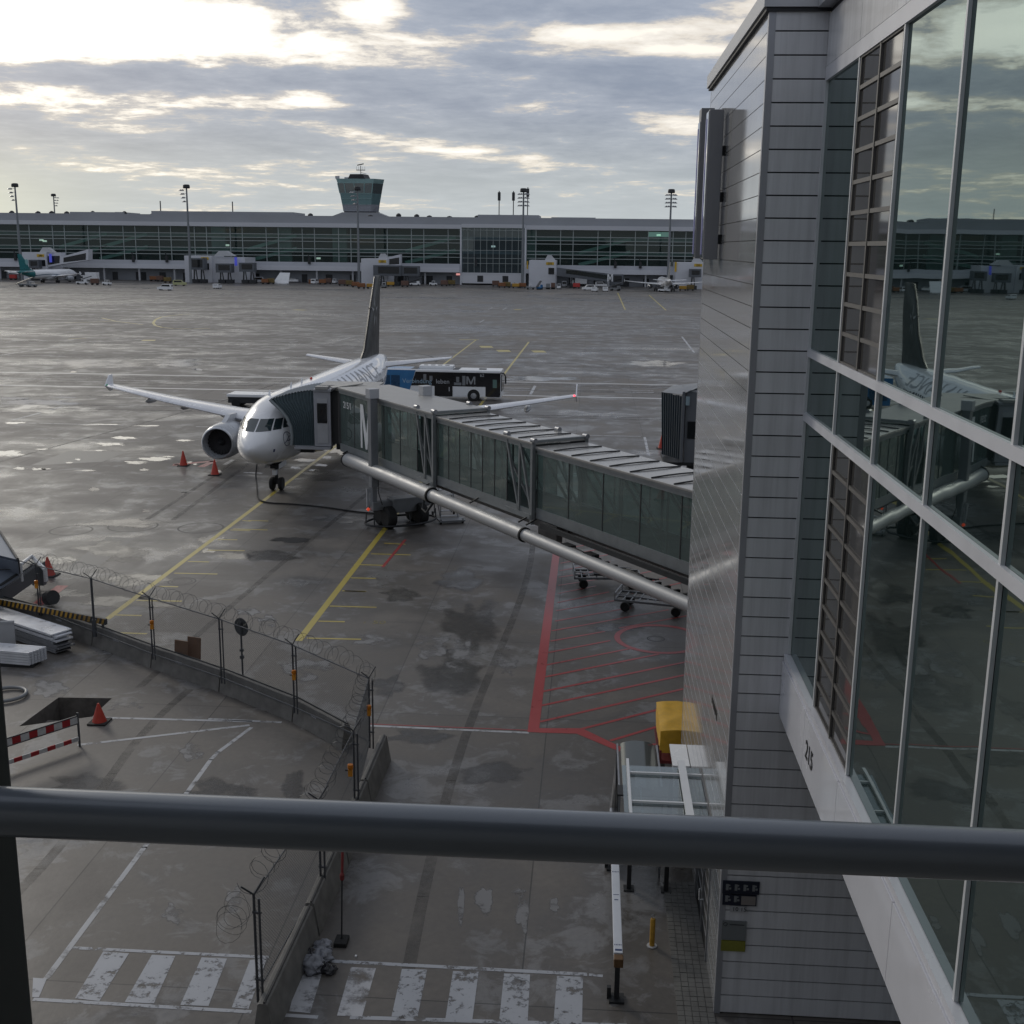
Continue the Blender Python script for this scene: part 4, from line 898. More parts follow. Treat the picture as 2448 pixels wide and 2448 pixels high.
# ================================================================ JET BRIDGE (main)
U=Vector((.572,-.820,0)).normalized(); A0=Vector((*G(833,1056,3.8),0)); rzb=math.atan2(U.y,U.x)
jb=thing('jet_bridge','glazed telescopic jet bridge reaching the white airliner, numbered 215/1','jet bridge',tuple(A0),rzb)
def tpos(px,py,z): return (Vector((*G(px,py,z),0))-A0).dot(U)
t1=tpos(1038,1139,3.8); t2=tpos(1289,1220,3.8); t3=34.0
mBG=glassmat('bridge_glass',(.38,.52,.48),.03,.62,.02,film=(.19,.24,.225),dirt=.42)
mDk=mat('bridge_floor',(.05,.05,.052),.6,.1,.1,2); mJR=mat('bridge_roof_smooth',(.34,.335,.32),.38,.15,.06,1); mJR2=mat('bridge_roof_ribbed',(.42,.41,.39),.22,.35,.08,1)
def tunnel(ta,tb,o,zb,zt,panes,roofm,ribs,braced,nm):
    # o: how far this section stands out from the inner one
    y0,y1=-o,2.15+o
    q=MB(); q.box(ta,tb,y0,y1,zb-.28,zb-.02); f=q.build('floor',mDk,jb)
    q=MB(); q.box(ta,tb,y0-.05,y0+.05,zb-.34,zb+.10); q.box(ta,tb,y1-.05,y1+.05,zb-.34,zb+.10); q.box(ta,tb,y0-.06,y0+.06,zt-.22,zt); q.box(ta,tb,y1-.06,y1+.06,zt-.22,zt)
    q.box(ta,tb,y0-.11,y0-.05,zt-.07,zt-.01); q.build('side_beam',mFrame,jb)
    q=MB(); q.box(ta,tb,y0-.14,y1+.14,zt,zt+.10,.02); rf_=q.build('tunnel_roof',roofm,jb)
    if ribs:
        q=MB(); n=int((tb-ta)/1.35)
        for k in range(1,n+1):
            x=ta+k*(tb-ta)/(n+1)
            q.tube([(x,y0-.05+(y1-y0+.1)*j/6,zt+.115+.03*math.sin(math.pi*j/6)) for j in range(7)],.03,6)
        q.build('roof_rib',mDk,rf_)
    n=panes; stp=(tb-ta-braced)/n
    for k in range(n):
        xa=ta+k*stp; xb=xa+stp
        for y in (y0,y1):
            q=MB(); q.add([(xa+.02,y,zb+.1),(xb-.02,y,zb+.1),(xb-.02,y,zt-.22),(xa+.02,y,zt-.22)],[(0,1,2,3)]); q.build('glass_pane',mBG,jb)
    for k in range(n+1):
        xa=ta+k*stp
        for y in (y0,y1): q=MB(); q.box(xa-.02,xa+.02,y-.02,y+.02,zb+.1,zt-.22); q.build('glazing_bar',mDk,jb)
    # inner truss seen through the glass
    q=MB()
    m_=max(2,int((tb-ta)/2.4))
    for k in range(m_):
        xa=ta+.2+k*(tb-ta-.4)/m_; xb=ta+.2+(k+1)*(tb-ta-.4)/m_
        for y in (y0+.16,y1-.16):
            q.bar((xa,y,zt-.25),(xb,y,zb+.05),.09); q.bar((xb,y,zb),(xb,y,zt-.1),.07)
    q.build('inner_truss',mFrame,jb)
    if braced:
        q=MB(); xa=tb-braced
        for y in (y0-.04,y1+.04):
            q.bar((xa+.05,y,zt-.1),(xa+braced*.5,y,zb-.1),.10); q.bar((xa+braced*.5,y,zb-.2),(xa+braced*.5,y,zt-.1),.10); q.bar((xa+braced*.5+.05,y,zt-.1),(tb-.1,y,zb-.1),.10)
            q.bar((tb-.07,y,zb-.5),(tb-.07,y,zt+.1),.16); q.bar((xa,y,zb-.2),(tb,y,zb-.2),.16,.2)
        q.bar((tb-.07,y0-.1,zt+.12),(tb-.07,y1+.1,zt+.12),.18,.10); q.build('end_frame',mFrame,jb)
        q=MB()
        for x in (xa,tb-.05):
            for y in (y0-.02,y1+.02): q.cyl((x-.14,y,zt+.16),(x+.14,y,zt+.16),.11,12)
        q.build('roller',mSteel,jb)
        q=MB(); q.box(tb-.05,tb-.0,y0,y1,zt-.35,zt-.02); q.build('end_seal',mRub,jb)
tunnel(-.2,t1,.36,3.62,6.75,5,mJR,False,1.9,'a'); tunnel(t1,t2,.20,3.72,6.60,6,mJR2,True,2.2,'b'); tunnel(t2,t3,.05,3.82,6.42,6,mJR2,True,0,'c')
# lower beams, cable chain, duct
for b_ in ((0,t2+2,.2,.55,3.05,3.33),(0,t2+2,1.6,1.95,3.05,3.33),(t2+2.01,t3,.3,.6,3.2,3.5),(t2+.2,t2+1.6,-.1,.19,2.75,3.45)): q=MB(); q.box(*b_); q.build('under_beam',mBrown,jb)
q=MB(); pts=[(t2+1.0+(t3-t2-1.5)*k/24,-.55,2.9-.12*math.sin(k*.9)) for k in range(25)]; q.tube(pts,.07,6)
for k in range(0,24): q.box(pts[k][0]-.06,pts[k][0]+.06,-.66,-.44,2.72,3.02)
for k in (4,7): q.box(pts[k][0]-.3,pts[k][0]+.3,-.7,-.35,2.95,3.1)
q.bar((t2+.8,-.35,3.35),(t3,-.35,3.35),.12,.2); q.build('cable_chain',mDark,jb)
mDuct=mat('duct_steel',(.40,.405,.41),.48,.35,.05,1)
def dz_(t): return 3.10-.012*t
q=MB(); q.cyl((1.5,-.70,dz_(1.5)),(t1+.3,-.70,dz_(t1)),.36,28); q.cyl((t1+.1,-.70,dz_(t1)),(t2+.1,-.70,dz_(t2)),.30,28); q.cyl((t2,-.70,dz_(t2)),(t3,-.70,dz_(t3)),.26,28); du=q.build('air_duct',mDuct,jb,smooth=True)
for t,r_ in ((1.5,.385),(t1+.3,.38),(t2+.1,.32)): q=MB(); q.cyl((t-.05,-.70,dz_(t)),(t+.05,-.70,dz_(t)),r_,28); q.build('duct_collar',mRub,du)
for t in (.8,t1-.4,t1+4,t2-.4,t2+.2): q=MB(); q.bar((t,-.70,3.3),(t,-.2,3.5),.06); q.build('duct_hanger',mDark,jb)
q=MB(); q.tube([(t1-.5,-.70,2.6),(t1-.3,-.9,2.2),(t1+.1,-.9,2.1),(t1+.4,-.70,2.6)],.06,8); q.build('hose_loop',mDark,jb)
# number and big letter on the glass
w0=Vector((.30,-.39,6.1))
lettering('gate_number','215/1',.50,mWhite,jb,(.28,-.385,5.78),(1,0,0),(0,0,1),.002,.006)
q=MB(); x0=2.62
q.prism([(x0,3.9),(x0+.22,3.9),(x0+.22,5.6),(x0+.62,3.9),(x0+.85,3.9),(x0+1.2,5.6),(x0+1.2,3.9),(x0+1.42,3.9),(x0+1.42,6.25),(x0+1.08,6.25),(x0+.74,4.7),(x0+.36,6.25),(x0,6.25)],-.40,-.385,'Y'); q.build('letter_emblem',mWhite,jb)
# lift columns
tc0=5.0
for y in (-.75,2.3):
    q=MB(); q.box(tc0-.2,tc0+.2,y-.2,y+.2,2.2,6.85,.02); q.box(tc0-.13,tc0+.13,y-.13,y+.13,.9,2.3); cl=q.build('lift_column',mat('column_grey',(.21,.22,.235),.45,.2,.1,2),jb)
    q=MB(); q.box(tc0-.27,tc0+.27,y-.27,y+.27,6.85,7.35,.02); q.build('column_head',mLGrey,cl)
q=MB(); q.box(tc0-.22,tc0+.22,-.9,2.5,.95,1.4,.03); q.box(tc0-.45,tc0+.45,.2,1.6,.75,1.5,.03); q.build('axle_beam',mGrey,jb)
q=MB(); pts=[];  
for k in range(40):
    a=2*math.pi*k/40; pts.append((tc0+1.2*math.cos(a),.8+2.0*math.sin(a),.22))
q.tube(pts,.06,8,closed=True); q.tube([(tc0-.9,-.6,.9),(tc0-1.1,.2,.9),(tc0-.9,1.0,.9)],.05,6); [q.bar((pts[k][0],pts[k][1],.28),(pts[k][0]*.85+tc0*.15,pts[k][1],.75),.05) for k in (0,8,13,20,27,33)]; q.build('safety_ring',mDark,jb)
for (x,y) in ((-.45,-.1),(.45,-.1),(-.45,1.75),(.45,1.75)):
    q=MB(); q.lathe([(.25,-.24),(.50,-.26),(.58,-.18),(.58,.18),(.50,.26),(.25,.24)],(tc0+x,y,.58),24,'Y' ); tyre=q.build('tyre',mRub,jb,smooth=True)
q=MB(); [q.lathe([(.02,-.1),(.12,0),(.02,.1)],(tc0-.3,y,.95),10) for y in (-.95,)]; q.lathe([(.02,-.1),(.1,0),(.02,.1)],(tc0+.2,3.2,1.3),10); q.build('warning_light',mat('lamp_red',(.55,.05,.03),.3,0,0,emit=((1,.1,.03),.4)),jb)
q=MB(); q.box(tc0-.3,tc0-.2,-1.05,-.92,1.1,2.1); q.build('control_box',mLGrey,jb)
q=MB(); q.tube([(tc0+.3,-.6,2.9),(tc0+.45,-.7,2.0),(tc0+.5,-.5,1.3)],.025,6); q.tube([(tc0-.5,.3,1.1),(tc0-.7,.6,.9),(tc0-.6,1.2,1.0)],.03,6); q.build('cable',mRub,jb)
# rotunda, cab and canopy : built in ground coordinates
cx=-13.35
q=MB(); n=16
pl=[(A0.x+.1+.0,A0.y-.1),(-13.1,65.55),(-14.4,65.75),(-14.4,68.6),(-12.5,68.6),(-11.6,66.0)]
q.prism(pl,3.35,6.45,'Z'); q.build('rotunda',mBrown,jb,world=True)
q=MB(); q.prism([(p_[0]+(-13-p_[0])*-.06,p_[1]+(67-p_[1])*-.06) for p_ in pl],6.45,6.58,'Z'); q.box(-15.6,-12.2,66.4,68.4,6.58,6.68); q.build('rotunda_roof',mJR,jb,world=True)
q=MB(); [q.cyl((x,65.62,3.4),(x,65.62,6.4),.09,10) for x in (-13.55,-13.95,-14.25)]; q.box(-14.9,-14.4,65.9,68.5,3.35,6.45); q.build('rotunda_shutter',mDk,jb,world=True)
q=MB(); q.box(-15.75,-14.78,65.50,65.66,3.25,6.40,.02); q.box(-15.75,-14.78,65.66,69.3,3.2,3.4); q.box(-15.75,-14.7,65.4,69.4,6.40,6.54,.02); q.box(-16.9,-14.8,65.35,66.0,3.08,3.22); cb=q.build('cab_wall',mat('cab_light_grey',(.36,.37,.40),.4,.1,.05,1),jb,world=True)
q=MB(); q.box(-15.55,-14.95,65.47,65.51,3.45,6.0); q.build('cab_door',mLGrey,cb,world=True)
q=MB(); q.box(-15.55,-14.98,65.43,65.475,4.6,5.75,.03); q.build('cab_window',mDGlass,cb,world=True)
q=MB(); q.bar((-14.7,65.5,6.65),(-13.1,66.2,6.85),.8,.06,up=(0,0,1)); q.box(-15.6,-14.9,65.3,65.9,6.54,6.70); q.build('cab_roof_flap',mJR,cb,world=True)
# folding canopy: front and rear curtain as folds, with an arched top that follows the fuselage
def canopy_profile(z):   # left edge x (towards the aircraft) at height z
    tb=[(3.25,-17.15),(3.7,-17.1),(4.3,-17.15),(4.8,-17.35),(5.2,-17.65),(5.5,-17.95),(5.72,-18.2),(5.86,-18.32),(6.3,-17.8),(6.6,-16.6),(6.75,-15.8)]
    for (a,xa),(b,xb) in zip(tb[:-1],tb[1:]):
        if a<=z<=b: return xa+(xb-xa)*(z-a)/(b-a)
    return tb[-1][1]
def curtain_(y,nm):
    q=MB(); nseg=26
    # vertical folds from the cab (x=-15.75) to the profile edge
    vs=[];fs=[]; zs_=[3.25,5.86]
    top=lambda x: 6.42-.55*max(0,(-15.8-x)/2.5)**1.6
    for i in range(nseg+1):
        u=i/nseg; dy=.05*(1 if i%2 else -1)
        for j in range(9):
            v=j/8
            zt=top(-15.75+(canopy_profile(5.86)+15.75)*u); z=3.25+(zt-3.25)*v
            xe=canopy_profile(min(z,5.86)); x=-15.75+(xe+15.75)*u
            vs.append((x,y+dy,z))
    for i in range(nseg):
        for j in range(8): fs.append((i*9+j,(i+1)*9+j,(i+1)*9+j+1,i*9+j+1))
    q.add(vs,fs); q.build(nm,mTeal,jb,world=True)
curtain_(65.75,'canopy_curtain'); curtain_(69.6,'canopy_curtain')
q=MB(); vs=[];m_=30
for i in range(m_+1):
    x=-15.7+(-18.34+15.7)*i/m_; z=6.44-.55*max(0,(-15.8-x)/2.5)**1.6+(.04 if i%2 else -.03); vs+=[(x,65.68,z),(x,69.68,z)]
q.add(vs,[(2*i,2*i+1,2*i+3,2*i+2) for i in range(m_)]); q.build('canopy_roof',mat('canopy_roof_grey',(.20,.22,.23),.5,0,.12,3),jb,world=True)
q=MB(); pts=[(canopy_profile(z),65.68,z) for z in (3.25,3.7,4.3,4.8,5.2,5.5,5.72,5.86)]; q.tube(pts,.09,8); pts=[(x,69.65,z) for x,_,z in pts]; q.tube(pts,.09,8); q.build('canopy_bumper',mat('bumper_grey',(.24,.27,.28),.6,0,.05,2),jb,world=True)
q=MB(); q.box(-17.0,-15.8,65.7,69.6,3.1,3.24); q.box(-16.9,-16.6,65.5,65.7,2.95,3.15); q.build('cab_floor',mSteel,jb,world=True)
q=MB(); q.box(-16.7,-15.9,65.9,66.3,2.8,3.1); q.box(-14.6,-12.6,66,68,3.0,3.35); q.build('cab_underframe',mDark,jb,world=True)
# stairs beside the bogie
stp_=thing('service_stairs','grey metal steps standing behind the bogie of the jet bridge','steps',(-8.0,62.9,0),R(200))
q=MB()
for k in range(6): q.box(-.45,.45,k*.26,k*.26+.24,1.45-k*.24,1.49-k*.24)
q.build('treads',mLGrey,stp_)
q=MB(); [q.bar((x,-.1,1.55),(x,1.6,.15),.05,.14) for x in (-.48,.48)]; q.box(-.7,.7,1.55,2.3,.12,.2); q.bar((-.48,-.1,0.1),(-.48,-.1,1.5),.06); q.bar((.48,-.1,0.1),(.48,-.1,1.5),.06); q.bar((.48,-.1,1.5),(.48,-.1,2.3),.04); q.bar((.48,1.5,.3),(.48,1.5,1.3),.04); q.bar((.48,-.1,2.3),(.48,1.5,1.3),.04); fr=q.build('frame',mGrey,stp_)
for x in (-.6,.6):
    for y in (0,2.1): q=MB(); q.lathe([(.03,-.04),(.12,-.04),(.12,.04),(.03,.04)],(x,y,.12),12,'X'); q.build('wheel',mRub,stp_)
# ground power cable and hose
gpts=[G(*p) for p in [(620,1100),(612,1130),(614,1160),(617,1192),(640,1203),(700,1207),(780,1215),(850,1225),(905,1230)]]
def smooth(pts,n=6):
    o=[]
    for i in range(len(pts)-1):
        a,b,c,d=[Vector(pts[max(0,min(len(pts)-1,k))]) for k in (i-1,i,i+1,i+2)]
        for t in range(n): o.append(Vector([cr(a[j],b[j],c[j],d[j],t/n) for j in range(len(a))]))
    o.append(Vector(pts[-1])); return o
q=MB(); q.tube([(p_[0],p_[1],.05+(.9 if i<5 else 0)*(1-i/5.0)) for i,p_ in enumerate(smooth(gpts))],.045,6); solo(q,'power_cable',mRub,'black ground power cable curving from the nose wheel to the jet bridge','cable')
# ================================================================ second jet bridge
jb2=thing('jet_bridge','dark jet bridge head with a folded canopy, cut off by the pier wall','jet bridge',(4.6,63.5,0))
q=MB(); nseg=18; vs=[]
for i in range(nseg+1):
    u=i/nseg; x=3.92+u*.86; y=63.3-u*1.6+(.06 if i%2 else -.06); vs+=[(x+.12*(1-u)*0,y,3.62),(x-(.14*(1-u)),y,7.0+.02*math.sin(i))]
q.add(vs,[(2*i,2*i+2,2*i+3,2*i+1) for i in range(nseg)]); q.add([(3.92,63.3,3.62),(3.78,63.3,7.0),(4.6,66.6,7.0),(4.7,66.6,3.62)],[(0,1,2,3)]); q.build('canopy_curtain',mat('dark_canopy',(.035,.05,.065),.55,0,.15,4),jb2,world=True)
q=MB(); q.add([(3.78,63.3,7.0),(4.78,61.65,7.1),(6.6,64.5,7.5),(4.6,66.6,7.0)],[(0,1,2,3)]); q.build('canopy_roof',mGrey,jb2,world=True)
q=MB(); q.box(4.78,4.92,61.55,61.7,3.5,7.25); q.box(4.98,5.0,61.6,63.5,3.5,7.0); q.box(5.0,7.5,61.75,65,3.45,7.2); q.box(7.5,40,62.2,65,3.5,6.9); q.build('cab_wall',mat('cab_mid_grey',(.14,.15,.165),.4,.1,.06,1),jb2,world=True)
q=MB(); q.box(5.12,6.2,61.70,61.76,4.75,5.7,.03); q.build('cab_window',mDGlass,jb2,world=True)
q=MB(); q.box(3.95,7.4,61.7,65,3.3,3.47); q.bar((4.25,62.8,3.3),(4.25,62.8,3.0),.06); q.box(5.2,5.6,61.9,62.3,2.95,3.35); q.box(4.0,4.9,61.8,62.2,3.2,3.4); q.build('cab_underframe',mDark,jb2,world=True)
q=MB(); q.add([(4.78,61.5,7.12),(5.9,61.5,7.75),(6.2,62.6,7.75),(5.1,62.6,7.12)],[(0,1,2,3)]); q.box(4.95,5.15,61.45,61.6,6.55,7.0); q.build('cab_roof_flap',mat('flap_blue_grey',(.25,.33,.36),.4,0,.05,1),jb2,world=True)
# ================================================================ BUS
bus=thing('apron_bus','white and blue apron bus driving behind the wing','bus',(-20.6,112.4,0),R(-1.0))
BL=12.0; hb=2.95
q=MB(); q.box(0,BL-.05,0,2.6,.32,hb,.12); q.build('body',mWhite,bus)
mBW=mat('bus_window_black',(.012,.012,.014),.08,0,0,ior=1.6)
q=MB(); q.prism([(.0,.36),(2.9,.36),(3.2,1.4),(3.65,2.86),(.0,2.86)],-.012,.0,'Y'); q.box(.15,4.0,.2,2.4,hb+.002,hb+.01); q.build('rear_livery',mBlue,bus)
q=MB(); q.prism([(3.2,1.38),(3.65,2.72),(BL-.12,2.72),(BL-.12,.45),(BL-1.55,.45),(BL-1.55,1.38)],-.014,0,'Y'); q.build('side_windows',mBW,bus)
q=MB(); q.box(5.5,7.25,-.03,-.016,.40,2.60); dd=q.build('door',mBW,bus); q=MB(); [q.box(x,x+.05,-.05,-.03,.9,1.3) for x in (6.9,)]; q.build('handle',mWhite,dd)
q=MB(); q.box(BL-1.45,BL-.25,-.03,-.016,.42,2.5); dd=q.build('door',mBW,bus); q=MB(); q.box(BL-.85,BL-.45,-.045,-.03,1.3,2.1); q.build('door_glass',mat('greenish_glass',(.12,.2,.18),.1,0,0),dd)
q=MB(); q.box(.35,1.15,-.03,-.014,.8,2.35); q.box(1.25,2.1,-.03,-.014,.8,2.35); q.build('door',mat('bus_dark_blue',(.015,.06,.13),.3,0,.1,1),bus)
q=MB(); q.box(BL-.06,BL+.02,.12,2.48,.95,2.6,.05); q.build('windscreen',mBW,bus)
q=MB(); q.box(3.9,7.2,.5,2.1,hb,hb+.32,.1); ac=q.build('roof_unit',mWhite,bus); q=MB(); [q.box(4.3+k*.7,4.7+k*.7,.9,1.4,hb+.32,hb+.335) for k in range(4)]; q.build('vent',mDark,ac)
q=MB(); q.box(3.2,3.85,.2,2.4,hb+.004,hb+.02); q.box(7.25,7.8,.2,2.4,hb+.004,hb+.02); q.build('roof_stripe',mDark,bus)
q=MB(); q.box(9.7,10.4,1.0,1.5,hb,hb+.06); q.build('roof_hatch',mDark,bus)
for x in (2.2,9.3):
    q=MB(); q.cyl((x,-.02,.52),(x,.1,.52),.60,24); ar=q.build('wheel_arch',mRub,bus)
    q=MB(); q.lathe([(.28,-.12),(.45,-.13),(.5,-.08),(.5,.1),(.28,.12)],(x,.06,.5),24,'Y'); ty=q.build('wheel',mRub,bus); q=MB(); q.lathe([(.05,-.15),(.28,-.13),(.28,.0),(.05,0)],(x,.06,.5),16,'Y'); q.build('rim',mAlu,ty)
for x in (2.2,9.3): q=MB(); q.cyl((x,2.4,.5),(x,2.58,.5),.5,20); q.build('wheel',mRub,bus)
q=MB(); q.tube([(BL-.1,.0,2.75),(BL+.25,-.12,2.7),(BL+.42,-.15,2.4)],.06,8); q.box(BL+.32,BL+.48,-.3,-.05,1.75,2.45,.05); q.build('mirror',mDark,bus)
lettering('side_lettering','Verbindung',.62,mat('lettering_pale_blue',(.30,.42,.52),.4,0,0),bus,(2.35,-.024,1.62),(1,0,0),(0,0,1),.004)
lettering('side_lettering','leben',.62,mLGrey,bus,(5.62,-.040,1.62),(1,0,0),(0,0,1),.004)
lettering('fleet_number','62',.42,mLGrey,bus,(BL-2.1,-.026,2.35),(1,0,0),(0,0,1),.004)
q=MB(); x0=BL-3.4; q.prism([(x0,1.6),(x0+.13,1.6),(x0+.13,2.15),(x0+.36,1.6),(x0+.5,1.6),(x0+.73,2.15),(x0+.73,1.6),(x0+.86,1.6),(x0+.86,2.35),(x0+.68,2.35),(x0+.43,1.8),(x0+.18,2.35),(x0,2.35)],-.03,-.018,'Y'); q.build('letter_emblem',mat('window_print',(.27,.28,.29),.5,0,.1,3),bus)
q=MB()
for (a,b,c_,d) in [(5.0,5.3,1.9,2.35),(7.6,7.9,1.8,2.3),(7.4,8.1,1.5,1.75),(8.2,8.5,1.5,2.4),(4.4,4.7,1.9,2.5)]: q.box(a,b,-.024,-.016,c_,d)
q.build('interior_glimpse',mGrey,bus)
# low flat trailer behind the wing
tr_=thing('flat_trailer','low flat trailer parked behind the near wing and the nose','trailer',(*G(575,975),0),R(-1))
q=MB(); q.box(-1.2,4.6,-.2,2.2,1.0,1.25,.04); q.build('deck',mWhite,tr_); q=MB(); q.box(-1.1,4.5,-.1,2.1,.45,.99); q.build('frame',mDark,tr_)
for x in (-.4,3.8): q=MB(); q.cyl((x,-.15,.4),(x,2.15,.4),.38,16); q.build('wheel',mRub,tr_)
# ================================================================ GATE HOUSES
mGH=mat('gate_house_white',(.62,.63,.67),.5,.0,.05,.2)
def house(px0,px1,pyt,pyb,Yf,depth,num,label,sx,win,peak,side=None):
    xa,zt=PY(px0,pyt,Yf); xb,_=PY(px1,pyt,Yf)
    h=thing('gate_house',label,'gate house',((xa+xb)/2,Yf,0),group='gate houses along the satellite')
    q=MB(); q.box(xa,xb,Yf,Yf+depth,0,zt,.05); wl=q.build('wall',mGH,h,world=True)
    pa,pb=peak; xpa=PY(pa,pyt,Yf)[0]; xpb=PY(pb,pyt,Yf)[0]
    q=MB(); q.prism([(xpa,zt),(xpa+(xpb-xpa)*.25,zt+1.9),(xpa+(xpb-xpa)*.6,zt+1.9),(xpb,zt)],Yf+.6,Yf+3.4,'Y'); q.build('roof_monitor',mat('monitor_white',(.55,.56,.58),.4,0,.04,.3),h,world=True)
    if sx:
        s0=PY(sx[0],sx[1],Yf); q=MB(); q.box(s0[0]-1.45,s0[0]+1.45,Yf-.15,Yf-.02,s0[1]-.5,s0[1]+.5); sg=q.build('sign_board',mSignY,h,world=True)
        lettering('sign_number',num,1.05,mBlack,sg,W[h].inverted()@Vector((s0[0],Yf-.17,s0[1]-.36)),(1,0,0),(0,0,1),.01,.02,center=True)
    if win:
        s0=PY(win[0],win[1],Yf); q=MB(); q.box(s0[0]-1.1,s0[0]+1.1,Yf-.12,Yf-.01,s0[1]-1.2,s0[1]+1.2); q.build('window',mDGlass,h,world=True)
    return h
Yg=452
h1=house(52,110,603,668,Yg,16,'249','white gate house behind the teal tailed jet, signed 249',(97,611),(102,629),(92,127))
h2=house(440,505,611,676,Yg,16,'250','wide white gate house signed 250 with three jet bridge heads',(490,618),(493,637),(510,560))
q=MB(); xa=PY(505,613,Yg)[0]; xb=PY(582,613,Yg)[0]; q.box(xa+.02,xb,Yg+1.5,Yg+16,0,PY(505,613,Yg)[1]-.3); q.build('rear_wall',mGH,h2,world=True)
h3=house(863,927,618,681,Yg,16,'251','white gate house signed 251 beyond the airliner tail',(914,625),None,(903,928))
h4=house(1265,1329,622,688,Yg,16,'252','tall white gate house signed 252 right of the projecting glass block',(1315,630),(1318,648),(1302,1328))
h5=house(1616,1690,627,690,Yg,16,'253','white gate house signed 253 next to the grey pier wall',(1669,634),None,(1654,1682))
for h,px_,py_ in ((h1,121,617),(h2,564,625)):
    x,z=PY(px_,py_,Yg); q=MB(); q.box(x-.5,x+.5,Yg-.2,Yg-.02,z-1.6,z+1.6); q.build('display_panel',mat('blue_display',(.05,.05,.5),.3,0,0,emit=((.14,.18,.9),.22)),h,world=True)
q=MB(); x,z=PY(1262,634,Yg); q.box(x-.5,x-.02,Yg+1,Yg+2,z-1.5,z+1.5); q.build('side_sign',mSignY,h4,world=True)
q=MB(); x,z=PY(1618,638,Yg); q.box(x-.8,x-.1,Yg-.5,Yg-.1,z-1.8,z+1.8); q.build('side_sign',mSignY,h5,world=True)
# glazed links up to the concourse
def linkt(h,p0,p1,p2,p3,y0=Yg+1):
    a=[PY(*p,y0) for p in (p0,p1,p2,p3)]
    q=MB(); q.prism([a[0],a[1],a[2],a[3]],y0,y0+4,'Y'); lk=q.build('link_corridor',mGH,h,world=True)
    q=MB(); c_=[( (u[0]*.92+a[2][0]*.08),u[1]) for u in a]; mx=sum(u[0] for u in a)/4; mz=sum(u[1] for u in a)/4
    q.prism([(mx+(u[0]-mx)*.82,mz+(u[1]-mz)*.62-.2) for u in a],y0-.06,y0-.02,'Y'); q.build('link_glazing',mDGlass,lk,world=True)
linkt(h1,(146,632),(146,614),(211,596),(211,622)); linkt(h1,(108,640),(108,605),(146,604),(146,632))
linkt(h3,(928,636),(928,615),(957,608),(957,634))
# gate bridges (thing each) : boxes on legs with canopy
def gatebridge(px0,px1,pyt,pyb,pyg,Yf,label,legs=2,slope=0,glass=False):
    xa,zt=PY(px0,pyt,Yf); xb,zb=PY(px1,pyb,Yf)
    g_=thing('gate_bridge',label,'jet bridge',((xa+xb)/2,Yf,0),group='jet bridge heads of the satellite')
    q=MB(); q.prism([(xa,zb),(xb,zb+slope),(xb,zt+slope),(xa,zt)],Yf,Yf+4,'Y'); b=q.build('cab',mat('gate_bridge_grey',(.105,.115,.13),.5,.1,.2,.4),g_,world=True)
    q=MB(); q.prism([(xa+(xb-xa)*.18,zb+.9),(xb-.6,zb+.9+slope),(xb-.6,zt-.5+slope),(xa+(xb-xa)*.18,zt-.5)],Yf-.1,Yf-.02,'Y'); q.build('cab_window',glassmat('gb_glass',(.3,.36,.36),.05,.6) if glass else mDGlass,b,world=True)
    q=MB()
    for k in range(legs):
        x=xa+(xb-xa)*(.3+.5*k/max(1,legs-1)); q.bar((x-.5,Yf+1,0),(x-.2,Yf+1,zb+.1),.45); q.bar((x+1.0,Yf+1,0),(x+.4,Yf+1,zb+.1),.35); q.box(x-1,x+1.6,Yf,Yf+2.6,.1,1.4)
    q.build('leg',mDark,g_,world=True)
    return g_
gatebridge(68,93,621,641,668,Yg-3,'bridge head between the teal tail and the sign 249',1)
gatebridge(452,488,617,645,680,Yg-7,'bridge head hanging in front of gate house 250, left of its sign',2)
gatebridge(515,553,630,652,682,Yg-7,'bridge head right of the window of gate house 250',2)
gatebridge(571,607,628,650,682,Yg-7,'bridge head at the right corner of gate house 250',2)
gatebridge(892,958,634,660,690,Yg-6,'wide bridge head just right of the black tail fin',2)
gatebridge(958,1001,636,660,688,Yg-5,'bridge head farther right, its end box hanging over the white steps',1)
gb=gatebridge(1331,1456,640,661,690,Yg-6,'long low glazed bridge running right from gate house 252',1,-2.0,True)
q=MB(); x,z=PY(1452,665,Yg-6.2); q.prism([(x,z-1.2),(x+.45,z-1.2),(x+.45,z+.9),(x+.9,z-.6),(x+1.1,z-.6),(x+1.6,z+.9),(x+1.6,z-1.2),(x+2.0,z-1.2),(x+2.0,z+1.5),(x+1.5,z+1.5),(x+1.0,z+.1),(x+.45,z+1.5),(x,z+1.5)],Yg-6.3,Yg-6.2,'Y'); q.build('letter_emblem',mWhite,gb,world=True)
gatebridge(1463,1490,656,680,692,Yg-6,'bridge end box behind the left wing of the rear facing jet',1)
gatebridge(1649,1676,643,663,700,Yg-6,'bridge head at the right edge, cut by the pier wall',1)
